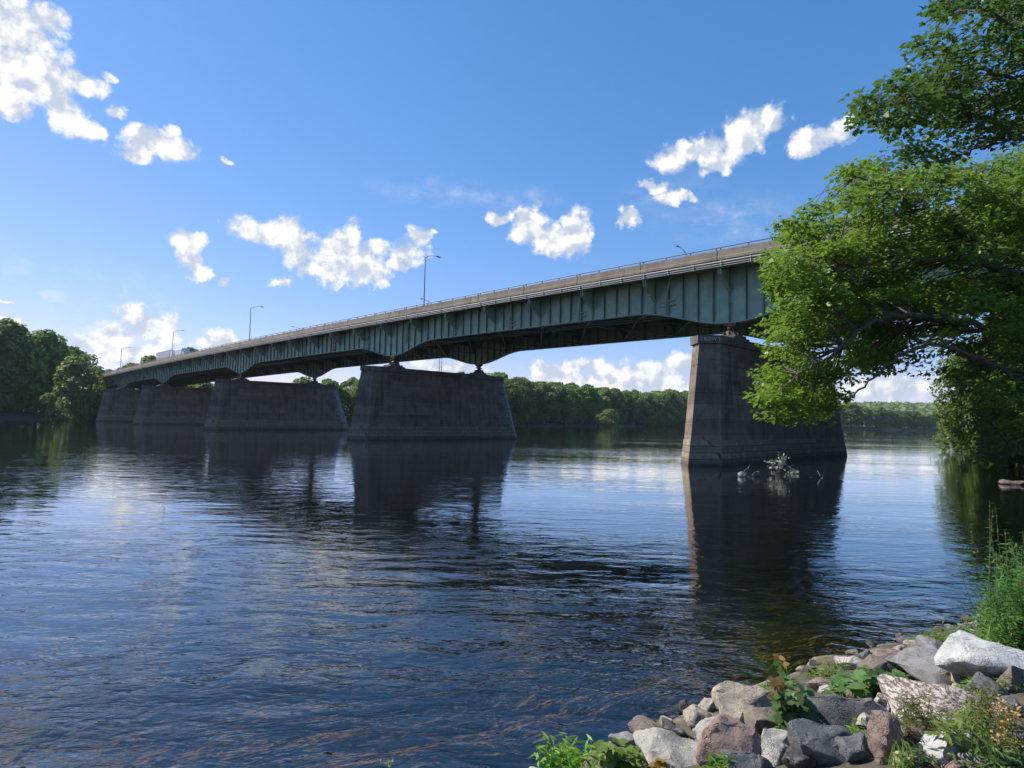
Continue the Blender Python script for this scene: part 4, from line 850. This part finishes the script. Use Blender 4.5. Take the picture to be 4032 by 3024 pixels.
plant('leafy_herb','bright undergrowth at the foot of the willow shrub','plant',2180,1408,40,(2170,1352,50,36),T_LANCE,.13,L_HERB,9,None,.003,.25,.2,.2,None,seed=57,up=.6,depth=.4)
plant('olive_weed','olive brown weed with fine leaves sprawling across the speckled rock','weed',2002,1600,42,(1992,1548,92,66),T_LANCE,.085,L_OLIVE,34,M_TWIG,.004,.12,.2,.1,'olive weeds',seed=61,droop=.4,up=.2,depth=.3)
plant('olive_weed','darker olive weed reaching up to the huge white rock','weed',2130,1600,26,(2125,1510,60,46),T_LANCE,.09,L_OLIVE,32,M_TWIG,.004,.12,.2,.1,'olive weeds',seed=62,droop=.3,up=.3)
plant('goldenrod','yellow-flowered weed at the right picture edge','weed',2190,1660,22,(2180,1565,36,60),T_LANCE,.11,L_OLIVE,22,M_TWIG,.004,.12,.15,.1,None,None,(L_GOLD,14,.03,.024),seed=63)
plant('leafy_herb','narrow pale green stems in front of the pale rock at right','plant',2090,1640,24,(2085,1550,66,40),T_LANCE,.18,L_HERB,11,None,.004,.12,.2,.2,None,seed=64)
plant('leafy_herb','small stem with one magenta flower beside the rust-red rock','plant',1888,1632,2,(1884,1610,3,3),T_LANCE,.06,L_HERB,5,None,.003,.02,.2,.2,None,None,(L_PINK,9,.012,.022),seed=65)
plant('leafy_herb','tiny yellow-leaved shoot in the dark gap left of the speckled rock','plant',1876,1560,4,(1874,1535,12,10),T_LANCE,.09,L_HERB,5,None,.003,.02,.2,.2,None,seed=66)
for i,(bx,by,cx,cy,rx,ry,n,T_,ln,m_,l) in enumerate([(1560,1668,1556,1640,26,18,16,T_LANCE,.13,L_HERB,'small bright weed in the gap at the foot of the reddish boulder'),(1700,1560,1690,1545,20,16,12,T_LANCE,.12,L_HERB,'bright weed beside the brown-grey wedge of rock'),
    (1960,1492,1955,1470,34,18,22,T_LANCE,.12,L_WILLOW,'fine green weed on the brownish slab behind the vine'),(2100,1500,2095,1478,30,18,20,T_LANCE,.11,L_HERB,'bright weed in the gap under the huge white rock'),(1985,1655,1975,1625,44,24,30,T_LANCE,.15,L_WILLOW,'dense dark green weed at the bottom edge right of the rust-red rock'),
    (2180,1490,2185,1465,30,20,20,T_LANCE,.12,L_HERB,'green weed between the brown rock and the right picture edge'),(1850,1590,1846,1572,20,14,12,T_LANCE,.10,L_HERB,'small weed between the two slate boulders'),(2170,1668,2165,1632,44,26,34,T_LANCE,.17,L_WILLOW,'dense leafy weed filling the bottom right corner')]):
    plant('weed_clump',l,'weed',bx,by,n,(cx,cy,rx,ry),T_,ln,m_,8,None,.003,.12,.3,.1,'green weeds between the boulders',seed=80+i,up=.7,droop=.1)
# ------------------------------------------------------------------ snags and stones in the river
def snag(label,bx,by,tips,leafy,seed,rad=.05):
    g=ground_hit(bx,by); root=thing('dead_branch',label,'branch',(g.x,g.y,0),0,'drift branches'); rr=random.Random(seed); b=MB(); P=[]
    for sx,sy,tx,ty in tips:
        a=at(sx,sy,g.y)-Vector((g.x,g.y,0)); e=at(tx,ty,g.y+rr.uniform(-.8,.8))-Vector((g.x,g.y,0)); m=a.lerp(e,.5)+Vector((rr.gauss(0,.12),0,rr.gauss(0,.12)))
        b.tube([a,m,e],[rad,rad*.7,rad*.25],6); P+=[m.lerp(e,t) for t in (.3,.6,.8,1)]
    b.build('wood',M_DRIFT,root)
    if leafy:
        rg=np.random.default_rng(seed); L=[];
        for p in P:
            for k in range(leafy): L.append(np.array(tuple(p))+rg.normal(0,.2,3))
        L=np.array(L); polys('dead_leaves',place_leaves(L,rg.normal(size=L.shape)+[0,-1,.5],rg.normal(size=L.shape)-[0,0,.4],rg.uniform(.10,.22,len(L)),T_MAPLE),L_PALE,root)
    return root
snag('bleached leafy branch stranded in front of the nearest pier',1690,1024,[(1660,1024,1720,1030),(1685,1026,1692,985),(1680,1018,1662,992),(1690,1010,1678,1000),(1700,1028,1716,1016),(1695,1026,1712,1034),(1680,1020,1672,1022),(1688,1005,1690,988)],8,1,.05)
snag('bare forked twig in the water right of the leafy branch',1772,1032,[(1752,1032,1775,1034),(1770,1034,1779,1020),(1772,1028,1765,1017)],0,2,.035)
snag('thin crooked stick behind the left white stone',1610,1020,[(1606,1020,1618,1010),(1616,1012,1620,1004),(1592,1026,1600,1024)],0,3,.03)
snag('drift branches piled on the sandy tip of the right bank',2080,972,[(2052,966,2110,972),(2060,972,2090,962),(2080,975,2130,980),(2075,968,2060,960),(2100,978,2160,976),(2062,962,2050,935),(2058,955,2040,925)],0,4,.10)
snag('bare log lying at the waterline of the left bank',205,908,[(192,908,212,903),(212,904,226,908),(228,906,240,902),(240,903,262,907)],0,6,.28)
for x,y,w,h,l in ((1603,1027,26,12,'left white stone with a pointed top in front of the nearest pier'),(1634,1026,20,13,'right white stone with a round top in front of the nearest pier'),(2188,1044,56,10,'flat shaded gravel bar stone at the right picture edge')):
    g=ground_hit(x,y+h*.3); m=g.y/1322; me=rock_mesh(300+x,w*m,w*m*.8,h*m*1.5,RK['grey' if y<1040 else 'brown']); o=link('river_stone',me); o.location=(g.x,g.y,h*m*.3); tag(o,l,'rock','stones in the river')

# ------------------------------------------------------------------ summer haze
def haze():
    m=bpy.data.materials.new('haze'); m.use_nodes=True; m.node_tree.nodes.clear(); t=NT(m.node_tree); o=m.node_tree.nodes.new('ShaderNodeOutputMaterial')
    v=t.n('ShaderNodeVolumePrincipled',Color=(.80,.90,1.0),Density=.00006); v.inputs['Anisotropy'].default_value=.2
    t.set(o.inputs['Volume'],v.outputs[0]); b=MB(); b.box(-5600,5600,-5600,6600,-4.6,190); tag(b.build('haze',m),kind='stuff')
haze()
